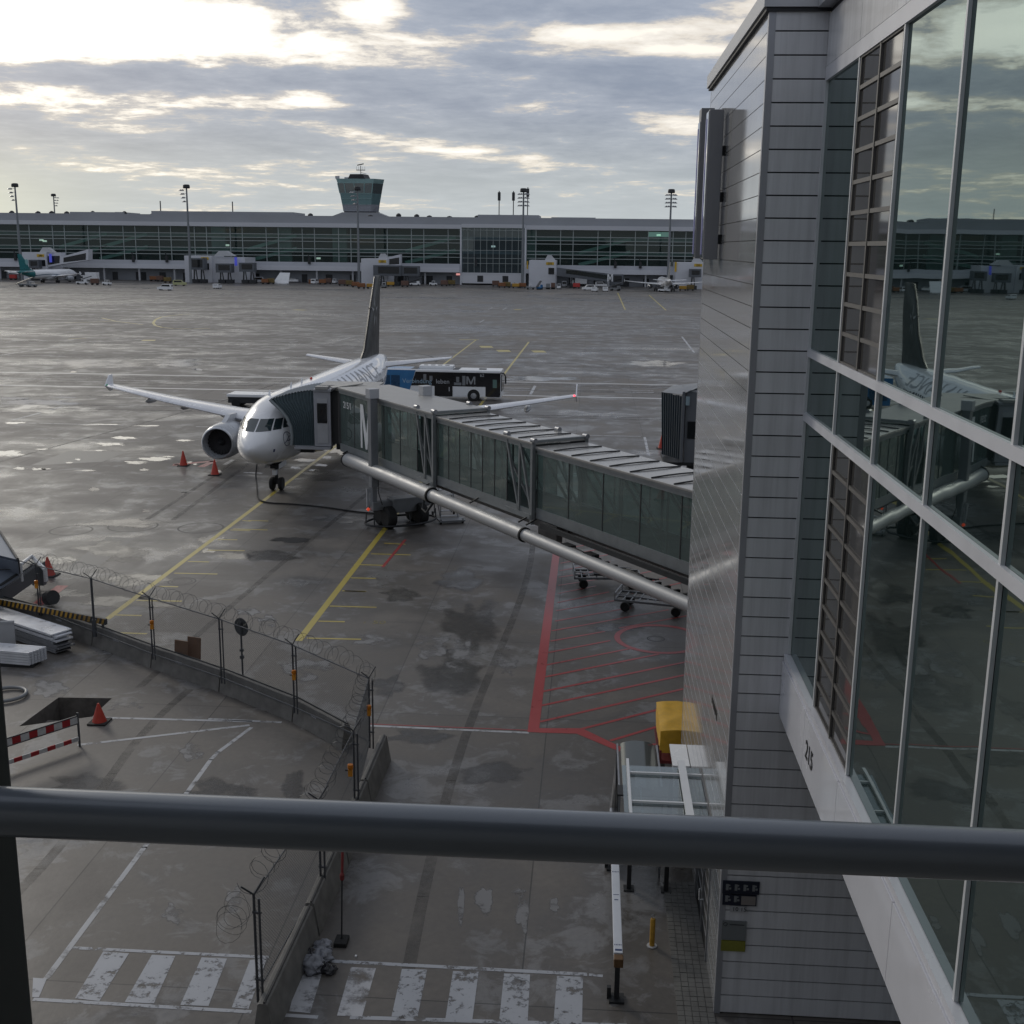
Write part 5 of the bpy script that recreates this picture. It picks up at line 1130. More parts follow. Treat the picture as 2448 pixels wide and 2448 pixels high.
# ================================================================ FAR VEHICLES
def gxy(px,py): return G(px,py)
mVan=mWhite
def van(col_,glass=mDGlass,L1=4.6,hh=1.95,hood=True):
    s=thing('service_van','x','van',(0,0,-50)); q=MB()
    prof=[(-L1/2,.35),(L1/2,.35),(L1/2,1.05),(L1/2-1.1,1.2),(L1/2-1.7,hh),(-L1/2+.15,hh),(-L1/2,1.2)] if hood else [(-L1/2,.35),(L1/2,.35),(L1/2,1.2),(L1/2-.5,hh),(-L1/2,hh)]
    q.prism(prof,-.9,.9,'Y'); q.build('body',col_,s)
    q=MB(); q.prism([(-L1/2+.5,1.2),(L1/2-1.3,1.25),(L1/2-1.75,hh-.15),(-L1/2+.5,hh-.15)],-.93,.93,'Y'); q.box(-L1/2-.02,-L1/2+.02,-.7,.7,1.2,hh-.2); q.build('windows',glass,s)
    for x in (-L1/2+.9,L1/2-.9):
        for y in (-.85,.65): q=MB(); q.cyl((x,y,.36),(x,y+.2,.36),.36,12); q.build('wheel',mRub,s)
    return s
def cart(box,col_,hh=1.4,L1=2.8):
    s=thing('baggage_cart','x','cart',(0,0,-50)); q=MB(); q.box(-L1/2,L1/2,-.75,.75,.45,.6); q.bar((L1/2,0,.5),(L1/2+1.0,0,.3),.1); q.build('chassis',mDark,s)
    q=MB(); q.box(-L1/2+.1,L1/2-.1,-.7,.7,.6,.6+hh,.05)
    if not box: q=MB(); q.box(-L1/2,-L1/2+.1,-.7,.7,.6,1.9); q.box(L1/2-.1,L1/2,-.7,.7,.6,1.9); q.box(-.9,.5,-.6,.6,.6,1.1,.1)
    q.build('load' if box else 'end_racks',col_,s)
    for x in (-L1/2+.5,L1/2-.5): q=MB(); q.cyl((x,-.7,.25),(x,.7,.25),.25,10); q.build('wheel',mRub,s)
    return s
def tug(col_):
    s=thing('baggage_tug','x','tug',(0,0,-50)); q=MB(); q.box(-1.5,1.5,-.7,.7,.3,.95,.08); q.box(-1.5,-.6,-.65,.65,.95,1.15,.05); q.build('body',col_,s)
    q=MB(); q.box(-.5,.6,-.65,.65,1.75,1.85,.03); [q.bar((x,y,.9),(x,y,1.8),.07) for x in (-.45,.55) for y in (-.6,.6)]; q.build('canopy',mWhite,s)
    for x in (-.95,.95): q=MB(); q.cyl((x,-.72,.33),(x,.72,.33),.33,12); q.build('wheel',mRub,s)
    return s
def truck(boxc,cabc,hi=3.6,L1=6.5):
    s=thing('service_truck','x','truck',(0,0,-50)); q=MB(); q.box(-L1/2,L1/2-1.8,-1.1,1.1,.9,hi,.05); q.build('box_body',boxc,s)
    q=MB(); q.box(L1/2-1.7,L1/2,-1.05,1.05,.5,2.4,.15); cb_=q.build('cab',cabc,s); q=MB(); q.box(L1/2-.9,L1/2+.02,-1.07,1.07,1.45,2.15); q.build('windows',mDGlass,cb_)
    for x in (-L1/2+1.2,L1/2-1.0): q=MB(); q.cyl((x,-1.05,.45),(x,1.05,.45),.45,12); q.build('wheel',mRub,s)
    return s
def belt(col_):
    s=thing('belt_loader','x','loader',(0,0,-50)); q=MB(); q.box(-2,2,-.8,.8,.4,1.0,.06); q.box(.6,1.7,-.8,-.1,1.0,1.7,.05); q.build('body',col_,s)
    q=MB(); q.bar((-3.2,.3,.9),(3.2,.3,2.9),.8,.22); q.build('conveyor',mDark,s)
    for x in (-1.3,1.3): q=MB(); q.cyl((x,-.8,.38),(x,.8,.38),.38,12); q.build('wheel',mRub,s)
    return s
mPale=mat('pale_yellow_paint',(.42,.43,.22),.4,0,.06,1); mOli=mat('olive_brown',(.16,.11,.03),.6,0,.4,1.2); mBr2=mat('container_brown',(.13,.07,.05),.6,0,.3,1.5)
protos={'van':(van(mWhite),[0]),'van_y':(van(mPale),[0]),'van_g':(van(mLGrey,L1=5.2,hh=2.2),[0]),'car':(van(mWhite,L1=4.0,hh=1.6),[0]),'cart_r':(cart(True,mRed),[0]),'cart_o':(cart(True,mOrange,1.3),[0]),'cart_ol':(cart(True,mOli,1.5),[0]),'cart_b':(cart(True,mBr2,1.6),[0]),'cart_e':(cart(False,mGrey),[0]),'cart_y':(cart(True,mYPost,1.1),[0]),
 'tug_w':(tug(mWhite),[0]),'tug_g':(tug(mGrey),[0]),'truck_w':(truck(mWhite,mWhite),[0]),'truck_d':(truck(mDark,mGrey,3.0),[0]),'belt_w':(belt(mWhite),[0]),'belt_b':(belt(mBlue),[0]),'belt_g':(belt(mGrey),[0]),'cart_bl':(cart(True,mBlue,1.9,3.2),[0])}
FV=[('cart_r',32,669,0,'red box cart under the tail of the teal tailed jet'),
('belt_g',60,685,60,'grey baggage loader behind the teal tailed jet, left of its main wheels'),('tug_g',77,686,5,'low dark tug at the rear of the teal tailed jet'),
('truck_w',216,674,175,'white high sided truck at the nose of the teal tailed jet'),('cart_b',227,681,4,'brown container standing in front of the white high sided truck'),
('tug_w',256,682,-8,'white tug right of the brown container near the teal tailed jet'),('truck_d',262,668,0,'dark shed like truck against the terminal wall, left part of the apron'),
('belt_w',197,680,10,'white loader between the small jet and the white truck'),('van',315,669,180,'white off-road car parked by the two dark doors of the terminal'),
('cart_o',367,672,3,'reddish cart left of the olive heap near the gate house 250'),('cart_b',383,673,-4,'brown cart between the reddish cart and the olive one'),('cart_ol',401,676,2,'olive brown loaded cart beside the pale yellow car'),
('van_y',430,683,10,'pale yellow off-road car at the left foot of gate house 250'),('van',395,694,180,'white off-road car standing nearest on the open apron'),
('car',520,690,88,'small white car seen from behind below gate house 250'),
('van_g',614,676,200,'light grey van at the right end of the gate house 250 bridges'),('cart_o',634,679,0,'orange brown container left of the slanting white panel'),('cart_ol',648,679,0,'olive container directly left of the slanting white panel'),
('car',702,675,0,'white car with a roof rack right of the slanting white panel'),('van_g',724,673,0,'light grey van under the gallery between two columns'),('van',753,679,85,'white van seen end on beside the orange barrel'),
('cart_o',771,680,5,'orange cart right of the end-on white van'),('cart_b',784,679,0,'brown cart left of the short white truck'),('tug_w',800,678,90,'white tug seen end on between brown carts'),
('cart_b',818,683,3,'brown cart nearest left of the mast foot'),('cart_ol',836,684,-3,'olive cart at the foot of the mast'),('cart_o',850,687,4,'orange crate cart on the right of the mast foot'),('cart_o',864,690,0,'orange crate cart standing in front of gate house 251'),('cart_y',886,690,2,'yellow brown cart left of the black tail fin'),
('tug_g',918,688,90,'grey tug right behind the black tail fin'),('cart_y',934,685,0,'low yellow cart right of the black tail fin'),('cart_b',968,686,0,'dark brown cart under the wide bridge head'),
('belt_w',992,683,10,'white mobile steps with a sloping stair right of the wide bridge head'),('cart_bl',1013,677,0,'tall blue canopied cart behind the white mobile steps'),('tug_w',1036,683,0,'white tug left of the projecting glass block'),
('cart_b',1062,684,0,'brown cart with a grey sheet near the projecting glass block'),('cart_ol',1080,683,3,'olive cart below the lit red sign'),
('cart_b',1185,685,0,'small brown cart in front of the glass block, left of its second door'),('cart_o',1200,688,3,'brown wagon in front of the second door of the glass block'),('cart_ol',1212,688,0,'olive wagon right of the second door of the glass block'),
('cart_e',1222,687,0,'open rack cart in front of the glass block'),('cart_y',1233,689,2,'yellow cart with racks left of the mast by the glass block'),('cart_o',1249,689,0,'brown cart at the foot of the mast by the glass block'),
('tug_g',1268,692,5,'dark tug at the left foot of gate house 252'),('belt_b',1290,692,80,'blue loader in front of gate house 252'),('cart_e',1310,691,90,'grey bin under the window of gate house 252, the left of two'),('cart_b',1322,691,90,'brown bin under the window of gate house 252, the right of two'),
('tug_w',1336,691,90,'white and yellow tug at the right foot of gate house 252'),('van_g',1349,686,90,'grey van behind the tug right of gate house 252'),('truck_w',1383,684,180,'white truck under the long glazed bridge'),('cart_r',1378,690,0,'red cart in front of the truck under the long glazed bridge'),
('van',1407,694,190,'white van, left of the pair in front of the long glazed bridge'),('car',1422,697,80,'white car with a dark front, right of the pair before the long glazed bridge'),('van',1437,686,0,'white van half hidden behind the front row of vans'),('car',1447,697,90,'white car seen end on left of the rear facing jet'),
('belt_g',1470,695,20,'grey conveyor loader left of the rear facing jet'),('belt_w',1587,698,-40,'white loader with its ramp beside the right engine of the rear facing jet'),('cart_y',1632,695,0,'yellow cart under gate house 253'),('cart_ol',1650,695,0,'olive cart at the edge of the pier wall')]
for k,px_,py_,rz,lab in FV:
    pr_,us=protos[k]; place(pr_,us,(*G(px_,py_),0),R(rz),lab,'service vehicles and carts along the satellite')
q=MB(); p=G(672,679); q.prism([(-3.2,0.3),(2.8,0.3),(3.0,4.2),(-.9,4.2)],0,.25,'Y'); q.v=[Vector((v.x+p[0],v.y+p[1]+ (v.z*.5),v.z)) for v in q.v]; q.box(p[0]-2.6,p[0]+2.2,p[1]-.2,p[1]+3,0,.45); solo(q,'blast_screen',mWhite,'slanting white panel standing on the apron before the gallery','screen')
q=MB(); p=G(742,678); q.lathe([(.6,0),(.7,.1),(.7,1.5),(.6,1.6)],(p[0],p[1],0),12); solo(q,'waste_barrel',mOrange,'orange barrel left of the end-on white van','barrel')
# ================================================================ NEAR OBJECTS
def cone(px,py,lab,h=.75,sc=1.0):
    s=thing('traffic_cone',lab,'cone',(*G(px,py),0),group='orange traffic cones'); r_=.2*sc
    q=MB(); q.lathe([(r_,.05),(r_*.95,.08),(.035,h),(.03,h+.01)],(0,0,0),20); q.build('body',mCone,s,smooth=True,angle=50)
    q=MB(); q.box(-r_*1.3,r_*1.3,-r_*1.3,r_*1.3,.0,.05,.01); q.build('base',mRub,s)
cone(439,1113,'orange cone left of the airliner engine, on the red box marking',1.0,1.35); cone(514,1135,'orange cone in front of the airliner engine, standing by a puddle',1.0,1.35)
cone(238,1727,'red cone standing at the corner of the pit',.62,1.1); cone(116,1376,'red cone behind the fence near the striped barrier rail',.85,1.5)
cone(1582,1072,'orange cone half hidden by the far canopy at the pier edge',1.1,1.5)
# concrete barriers
random.seed(9)
def barrier(p,q_,lab,h=.76,wd=.42,chip=1):
    p=Vector((*p,0)); q_=Vector((*q_,0)); d=(q_-p).normalized(); Lb=(q_-p).length; rz=math.atan2(d.y,d.x)
    s=bpy.data.objects.new('concrete_barrier',None)
    prof=[(0,0),(.012,.10),(.115,h-.02),(.14,h),(.28,h),(.305,h-.02),(wd-.012,.10),(wd,0)]
    m_=int(Lb/.12)+2; vs=[];n=len(prof)
    for i in range(m_+1):
        x=.03+(Lb-.06)*i/m_
        for j,(y,z) in enumerate(prof):
            k=noise.noise(Vector((x*2.3+p.x,y*4,z*3+p.y)))*.008
            zz=z+(max(0,noise.noise(Vector((x*3.1+p.x*3,9.1,p.y))))*.03*chip if j in (0,7) else (-.012*max(0,noise.noise(Vector((x*5,3,p.x)))) if j in (3,4) else 0))
            vs.append((x+ (0),y+k,zz+k))
    fs=[(i*n+j,i*n+j+1,(i+1)*n+j+1,(i+1)*n+j) for i in range(m_) for j in range(n-1)]+[tuple(range(n)),tuple(m_*n+j for j in range(n))]
    b=MB(); b.add(vs,fs); o=b.build('concrete_barrier',mConc,None,smooth=True,angle=25); o.location=p; o.rotation_euler=(0,0,rz); bpy.data.objects.remove(s)
    W[o]=Matrix.Translation(p)@Matrix.Rotation(rz,4,'Z')
    t=MB(); t.box(Lb*.36,Lb*.46,.07,.09,.50,.555); t.build('cast_label',mLGrey,o)
    t=MB(); t.bar((.04,.24,h+.02),(Lb-.04,.24,h+.02),.04,.03); t.build('foot_rail',mDark,o)
    return tag(o,lab,'barrier','concrete barriers carrying the wire fence')
J=[G(-160,1432),G(85,1497),G(219,1544),G(360,1598),G(523,1655),G(698,1727),G(818,1795)]
labs=['barrier at the left edge, below the black and yellow rail','barrier second from the left edge, behind the long metal stack','barrier between the metal stack and the pit','barrier in front of the leaning brown boards','barrier in front of the round sign','barrier at the bend, under the corner of the fence']
for i in range(6): barrier(J[i],J[i+1],labs[i])
K=[(-5.72,31.2),(-5.72,28.2),(-5.72,25.2),(-5.74,22.2),(-5.80,18.75)]
lb2=['barrier nearest the fence corner, running towards the camera','barrier under the amber lamp seen above the handrail','barrier crossing beneath the handrail','barrier beside the rubbish bags, its end on the crosswalk']
for i in range(4): barrier((K[i][0]-.2,K[i][1]),(K[i+1][0]-.2,K[i+1][1]+.05),lb2[i])
# wire fence on the barriers
mWire=mat('fence_wire',(.10,.105,.11),.5,.6,0); mPost=mat('fence_post',(.09,.095,.105),.45,.5,.1,3)
FP=[(-26.2,45.0),(-20.95,41.75),(-17.8,39.5),(-14.85,37.38),(-11.8,35.4),(-8.82,33.15),(-6.05,30.85),(-5.75,27.2),(-5.75,23.4),(-6.0,19.25)]
TOP=[2.55,2.5,2.72,2.74,2.72,2.72,2.62,2.6,2.6,2.75]
fence=thing('wire_fence','wire mesh fence with coils of razor wire standing on the concrete barriers','fence',(-8.8,33.2,0))
for i,(x,y) in enumerate(FP):
    q=MB(); h=TOP[i]
    dbl=i not in (2,)
    q.cyl((x,y,.5),(x,y,h),.028 if dbl else .045,8)
    if dbl: q.cyl((x+.11,y-.05,.5),(x+.11,y-.05,h-.05),.024,8)
    if i in (2,): q.box(x-.06,x+.06,y-.06,y+.06,.5,1.15)
    q.bar((x,y,h),(x-.20,y-.12,h+.22),.03); q.bar((x,y,h),(x+.18,y+.12,h+.30),.03)
    if dbl: q.bar((x-.03,y,h-.35),(x+.14,y-.05,h-.35),.05,.04); q.bar((x-.03,y,1.0),(x+.14,y-.05,1.0),.05,.04)
    q.build('post',mPost,fence,world=True)
def panel(a,b,za,zb,z0=.62):
    A=Vector((*a,0)); d=Vector((*b,0))-A; Ld=d.length; d.normalize(); per=.075; q=MB(); s=Vector((-d.y,d.x,0)); hgt=min(za,zb)-z0
    def P3(u,v): return A+d*u+Vector((0,0,z0+v*((za+(zb-za)*u/Ld)-z0)/hgt))
    n=int((Ld+hgt)/per)
    for k in range(1,n):
        c=k*per
        u0=max(0,c-hgt); u1=min(Ld,c)
        for flip in (0,1):
            p_=(u0,c-u0); r_=(u1,c-u1)
            if flip: p_=(Ld-p_[0],p_[1]); r_=(Ld-r_[0],r_[1])
            o=s*(.006 if flip else -.006); q.bar(P3(*p_)+o,P3(*r_)+o,.0032,.0032)
    q.build('mesh_panel',mWire,fence,world=True)
for i in range(len(FP)-1):
    a,b=FP[i],FP[i+1]; 
    q=MB(); q.cyl((*a,TOP[i]-.02),(*b,TOP[i+1]-.02),.018,6); q.build('top_rail',mPost,fence,world=True); q=MB(); q.cyl((*a,.70),(*b,.70),.016,6); q.build('bottom_rail',mPost,fence,world=True)
    panel(a,b,TOP[i],TOP[i+1])
random.seed(21)
for i in range(1,len(FP)-1):
    a=Vector((*FP[i],TOP[i]+.26)); b=Vector((*FP[i+1],TOP[i+1]+.26)); d=(b-a); Ld=d.length; d.normalize(); s=d.cross(Vector((0,0,1))); turns=int(Ld*3.0); n=turns*14; pts=[]; r0=.24
    for k in range(n+1):
        t=k/n; an=2*math.pi*k/14; rr=r0*(1+.25*noise.noise(Vector((k*.05,i,0)))+.0*random.random()); al=Ld*t+.10*math.sin(an*.5+i)+.05*noise.noise(Vector((k*.3,i*3,1)))
        sag=.10*noise.noise(Vector((t*5,i,7)))
        pts.append(a+d*al+s*(rr*math.cos(an))+Vector((0,0,rr*math.sin(an)+sag)))
    q=MB(); q.tube(pts,.0055,3,caps=False)
    for k in range(0,n,3):
        p=pts[k]; v=Vector((random.uniform(-1,1),random.uniform(-1,1),random.uniform(-1,1))).normalized()*.022; q.bar(p-v,p+v,.008,.003)
    q.build('razor_wire',mWire,fence,world=True)
q=MB(); cxx=Vector((-6.35,19.7,1.15)); pts=[]
for k in range(75):
    an=2*math.pi*k/15; rr=.28+.05*math.sin(k*.7); pts.append(cxx+Vector((rr*math.cos(an)-.35+.02*math.sin(k),.012*k+rr*.25*math.sin(an),rr*math.sin(an)+.55)))
q.tube(pts,.004,3,caps=False); q.build('loose_razor_wire',mWire,fence,world=True)
# amber warning lamps hung on the fence
def lamp(x,y,z,lab):
    k_=.72
    s=thing('warning_lamp',lab,'lamp',(x,y,z),group='amber warning lamps on the fence')
    q=MB(); q.lathe([(.02,.13),(.065,.145),(.075,.20),(.065,.255),(.02,.27)],(0,0,0),16); q.build('lens',mat('amber_lens',(.55,.17,.01),.15,0,.05,5),s,smooth=True)
    q=MB(); q.box(-.055,.055,-.05,.05,-.05,.13,.015); q.build('battery_box',mAmber,s)
    q=MB(); q.bar((-.13,0,.1),(-.04,0,.1),.03); q.build('hook',mDark,s)
def at(px,py,Yv): x,z=PY(px,py,Yv); return x,Yv,z
for (px_,py_,yy,lab) in [(366,1488,37.3,'amber lamp on the fence post near the yellow ticks'),(705,1607,33.05,'amber lamp on the fence post left of the corner'),(884,1691,30.55,'amber lamp at the fence corner, right side'),(840,1832,26.2,'amber lamp low on the fence above the handrail'),(90,1392,41.6,'faded amber lamp on the leftmost fence post')]:
    x,y,z=at(px_,py_,yy); lamp(x+(.0),y-.12,z-.15,lab)
# round sign seen from behind
s=thing('round_sign','round road sign seen from behind, beyond the barriers','sign',(-11.2,35.75,0)); q=MB(); q.cyl((0,0,0),(0,0,2.5),.032,10); q.box(-.06,.06,-.05,.05,1.25,1.35); q.box(-.06,.06,-.05,.05,1.5,1.58); q.build('post',mPost,s)
q=MB(); q.M=Matrix.Translation((0,.05,2.32))@Matrix.Rotation(R(-28),4,'Z'); q.lathe([(.01,-.012),(.30,-.012),(.31,0),(.30,.012),(.01,.012)],(0,0,0),32,'Y'); q.build('disc',mat('sign_back',(.07,.075,.08),.5,.3,.1,3),s,smooth=True,angle=40)
# brown boards
for (dx,hh,lab,dy) in [(-.36,.72,'brown board leaning behind the barrier, left and lower of two',0),(.05,.80,'brown board leaning behind the barrier, right and taller of two',.14)]:
    p=(-13.75,37.35); q=MB(); x=p[0]+dx; q.add([(x,p[1]+dy,.0),(x+.5,p[1]+dy-.12,.0),(x+.5,p[1]+dy+.1,1.12*hh+.35),(x,p[1]+dy+.2,1.12*hh+.37),(x,p[1]+dy+.04,.0),(x+.5,p[1]+dy-.08,.0),(x+.5,p[1]+dy+.14,1.12*hh+.35),(x,p[1]+dy+.24,1.12*hh+.37)],[(0,1,2,3),(4,7,6,5),(0,4,5,1),(2,6,7,3),(1,5,6,2),(0,3,7,4)]); solo(q,'brown_board',mPlanks,lab,'board',group='brown boards behind the barrier')
# stacks of metal profiles
mAl=mat('bright_profile',(.74,.76,.80),.30,.25,.12,2); random.seed(4)
d0=Vector((*G(155,1560),0)); d1=Vector((*G(-90,1478),0)); u=(d0-d1).normalized(); v=Vector((-u.y,u.x,0))
zz_=.10
for k in range(9):
    q=MB(); wd=(.62 if k<8 else .82)+random.uniform(-.03,.03); sh=random.uniform(-.12,.12)+(.1 if k<4 else 0); th=.045
    a=d1+u*sh*.3+Vector((0,0,zz_)); b=d0+u*(sh)+Vector((0,0,zz_)); off=random.uniform(-.10,.02)
    for t_ in ((-.5,.5),):
        q.bar(a+v*off,b+v*off,wd,th)
        q.bar(a+v*(off-wd/2),b+v*(off-wd/2),.02,th+.03); q.bar(a+v*(off+wd/2),b+v*(off+wd/2),.02,th+.03)
    solo(q,'metal_profile',mAl if k>4 else mSteel,['bottom metal profile of the long stack by the barriers','second metal profile from the bottom of the long stack','third metal profile from the bottom of the long stack','fourth metal profile from the bottom of the long stack','middle metal profile of the long stack','fourth metal profile from the top of the long stack','third metal profile from the top of the long stack','second metal profile from the top of the long stack','topmost wide bright profile of the long stack'][k],'metal profile',group='stack of long metal profiles'); zz_+=.082
e0=Vector((*G(95,1585),0)); e1=Vector((*G(-60,1572),0)); u2=(e0-e1).normalized(); v2=Vector((-u2.y,u2.x,0))
for k in range(5):
    q=MB(); z=.16+k*.095
    for j in range(6):
        a=e1+v2*(-.55+j*.13)+Vector((0,0,z)); b=e0+v2*(-.55+j*.13)+u2*(.04*j)+Vector((0,0,z)); q.bar(a,b,.105,.08)
    solo(q,'grating_panel',mAl,['bottom','second lowest','middle','second highest','topmost'][k]+' ribbed metal panel of the short stack behind the window post','metal panel',group='short stack of ribbed metal panels')
q=MB(); q.box(e0.x-1.2,e0.x+.0,e0.y-.5,e0.y+.1,0,.12); solo(q,'timber_block',mDark,'dark block under the short stack of ribbed panels','block')
q=MB(); p=G(8,1560); q.M=Matrix.Translation((p[0],p[1],0))@Matrix.Rotation(R(12),4,'Z'); q.box(-.3,.45,0,.05,.0,1.15,.01); q.box(-.3,.45,-.03,.08,1.1,1.18,.01); solo(q,'upright_panel',mLGrey,'pale upright panel at the left end of the long metal stack','panel')
# ring pipe
q=MB(); p=G(15,1665); q.tube([(p[0]+.62*math.cos(a),p[1]+.62*math.sin(a),.08) for a in [2*math.pi*k/36 for k in range(36)]],.06,8,closed=True); solo(q,'hose_ring',mGrey,'coil of grey pipe lying left of the pit','hose',smooth=True)
# red and white barrier
A_=Vector((-16.7,28.6,0)); B_=Vector((-14.78,31.25,0)); s=thing('striped_barrier','red and white striped plank barrier in front of the pit','barrier',tuple(B_))
def stripes(a,b,z0,z1,n,par,th=.03,c1=None,c2=None,skew=.0):
    d=(b-a)/n
    for k in range(n):
        q=MB(); q.bar(a+d*k+Vector((0,0,(z0+z1)/2)),a+d*(k+1)+Vector((0,0,(z0+z1)/2)),th,z1-z0)
        q.build('white_band' if k%2==0 else 'red_band',mat('band_white',(.5,.5,.5),.5,0,.2,5) if k%2==0 else mat('band_red',(.33,.02,.025),.45,0,.15,5),par,world=True)
stripes(A_,B_,.74,.94,13,s); stripes(A_,B_,.18,.31,13,s)
q=MB(); [q.bar((p_.x,p_.y,0),(p_.x,p_.y,1.06),.05) for p_ in (A_,B_)]; q.bar(A_+Vector((0,0,.96)),B_+Vector((0,0,.96)),.035); q.bar(A_+Vector((0,0,.72)),B_+Vector((0,0,.72)),.03); q.build('frame',mPost,s,world=True)
# black and yellow rail
A_=Vector((-22.9,41.9,0)); B_=Vector((-17.45,39.75,0)); s=thing('striped_rail','long black and yellow hazard striped rail behind the fence','rail',tuple(B_))
q=MB(); q.bar(A_+Vector((0,0,1.0)),B_+Vector((0,0,1.0)),.10,.22); q.build('beam',mDark,s,world=True)
q=MB(); d=(B_-A_); n=26; nn=Vector((d.y,-d.x,0)).normalized()*.056
for k in range(n):
    a=A_+d*(k/n)+nn; b=A_+d*((k+.5)/n)+nn; c_=A_+d*((k+.9)/n)+nn; e_=A_+d*((k+.4)/n)+nn
    q.add([a+Vector((0,0,.89)),b+Vector((0,0,.89)),c_+Vector((0,0,1.11)),e_+Vector((0,0,1.11))],[(0,1,2,3)])
q.build('yellow_stripes',mYPost,s,world=True)
q=MB(); [q.bar(A_+d*t+Vector((0,0,0)),A_+d*t+Vector((0,0,.9)),.07) for t in (.05,.97)]; q.build('leg',mPost,s,world=True)
# awning structure at the left edge
s=thing('stair_vehicle','grey panelled mobile stair cut off by the left edge of the picture','mobile stair',(-26,46.5,0))
zt=3.0
pa=[Vector((*G(0,1272,3.2),3.2)),Vector((*G(42,1332,3.0),2.9)),Vector((*G(46,1365,2.2),2.1)),Vector((*G(0,1395,1.9),1.8)),Vector((*G(-150,1470,1.9),1.6)),Vector((*G(-200,1290,3.2),3.4))]
q=MB(); q.add([tuple(p_) for p_ in pa]+[tuple(p_+Vector((0,0,-.12))) for p_ in pa],[(0,1,2,3,4,5),(6,7,8,9,10,11)]+[(i,(i+1)%6,6+(i+1)%6,6+i) for i in range(6)]); q.build('hood',mat('hood_blue_grey',(.20,.23,.28),.35,.1,.05,1),s,world=True)
q=MB(); [q.tube([pa[i]+Vector((0,0,.03)),pa[i+1]+Vector((0,0,.03))],.05,6) for i in range(3)]
for t in (.25,.5,.75): q.tube([pa[0].lerp(pa[3],t)+Vector((-1.2,0,.05)),pa[1].lerp(pa[2],t)+Vector((0,0,.03))],.02,5)
q.build('hood_frame',mDark,s,world=True)
b0=Vector((*G(0,1420,.9),.9)); b1=Vector((*G(85,1362,.9),.9))
q=MB(); q.bar(b0+(b0-b1),b1,.25,.8); q.box(b1.x-.2,b1.x+.3,b1.y,b1.y+.3,.2,1.2); ch=q.build('chassis',mat('chassis_grey',(.09,.10,.11),.5,.2,.2,2),s,world=True)
q=MB(); dd=(b1-b0); 
for k in range(16):
    a=b0+dd*(k/16)+Vector((.13,-.13,.18)); q.bar(a,a+Vector((.10,.08,.2)),.05,.02)
q.build('hazard_marks',mLGrey,ch,world=True)
q=MB(); p0=Vector((*G(48,1350,1.6),1.6)); p1=Vector((*G(75,1330,1.5),1.5)); p2=Vector((*G(108,1362,1.2),1.2)); q.tube([p0+Vector((0,0,-.7)),p0,p1,p2,p2+Vector((0,0,-.5))],.09,8); q.build('bumper_arch',mWhite,s,world=True)
q=MB(); [q.cyl((b0.x+dx,b0.y+dx*.9,.4),(b0.x+dx-.3,b0.y+dx*.9+.2,.3),.3,14) for dx in (-.5,1.5)]; q.build('wheel',mRub,s,world=True)
# rubbish bags
def bag(x,y,r_,lab,seed,dark=False):
    bm=bmesh.new(); bmesh.ops.create_icosphere(bm,subdivisions=4,radius=r_)
    for v in bm.verts:
        c_=v.co; k=1+.42*noise.noise(c_*5/r_*.35+Vector((seed,0,0)))+.30*abs(noise.noise(c_*14/r_*.35+Vector((seed,2,0))))-.12; up=max(0,c_.z/r_)
        pinch=1-.55*max(0,up-.55)/.45
        v.co=Vector((c_.x*k*pinch*1.15,c_.y*k*pinch,max(-r_*.55,c_.z*k*.72+ (0.10*r_ if up>.85 else 0)))); v.co.z+=r_*.55
    q=MB(); bm.verts.index_update(); q.add([v.co+Vector((x,y,0)) for v in bm.verts],[tuple(v.index for v in f.verts) for f in bm.faces]); bm.free()
    solo(q,'rubbish_bag',mat('dark_bag',(.03,.03,.035),.3,0,.3,8,bump=.5) if dark else mFab,lab,'bag',group='rubbish bags by the barrier',smooth=True,angle=70)
bag(-5.35,21.75,.17,'upper grey rubbish bag against the barrier',1); bag(-5.28,21.38,.21,'pale rubbish bag in the middle of the heap',2); bag(-5.40,21.05,.24,'grey rubbish bag lying at the bottom of the heap',3); bag(-5.52,21.42,.17,'dark rubbish bag squeezed between the pale one and the barrier',4,True); bag(-5.05,21.0,.14,'small dark rubbish bag at the right of the heap',5,True)
s=thing('red_post','thin red and dark post on a black foot beside the rubbish bags','post',(-5.0,22.05,0)); q=MB(); q.cyl((0,0,.1),(-.02,.25,1.35),.018,8); q.build('pole',mDark,s); q=MB(); q.cyl((-.02,.25,1.35),(-.03,.5,2.4),.03,8); q.lathe([(.02,1.3),(.05,1.35),(.05,1.45),(.02,1.5)],(-.02,.26,0),10); q.build('red_top',mat('dull_red',(.18,.02,.02),.6,0,.2,6),s); q=MB(); q.box(-.14,.14,-.2,.16,0,.10,.02); q.build('foot',mRub,s)
q=MB(); q.box(-4.62,-4.58,21.55,21.60,.001,.03); solo(q,'paper_scrap',mWhite,'tiny white scrap lying on the ground near the bags','scrap')
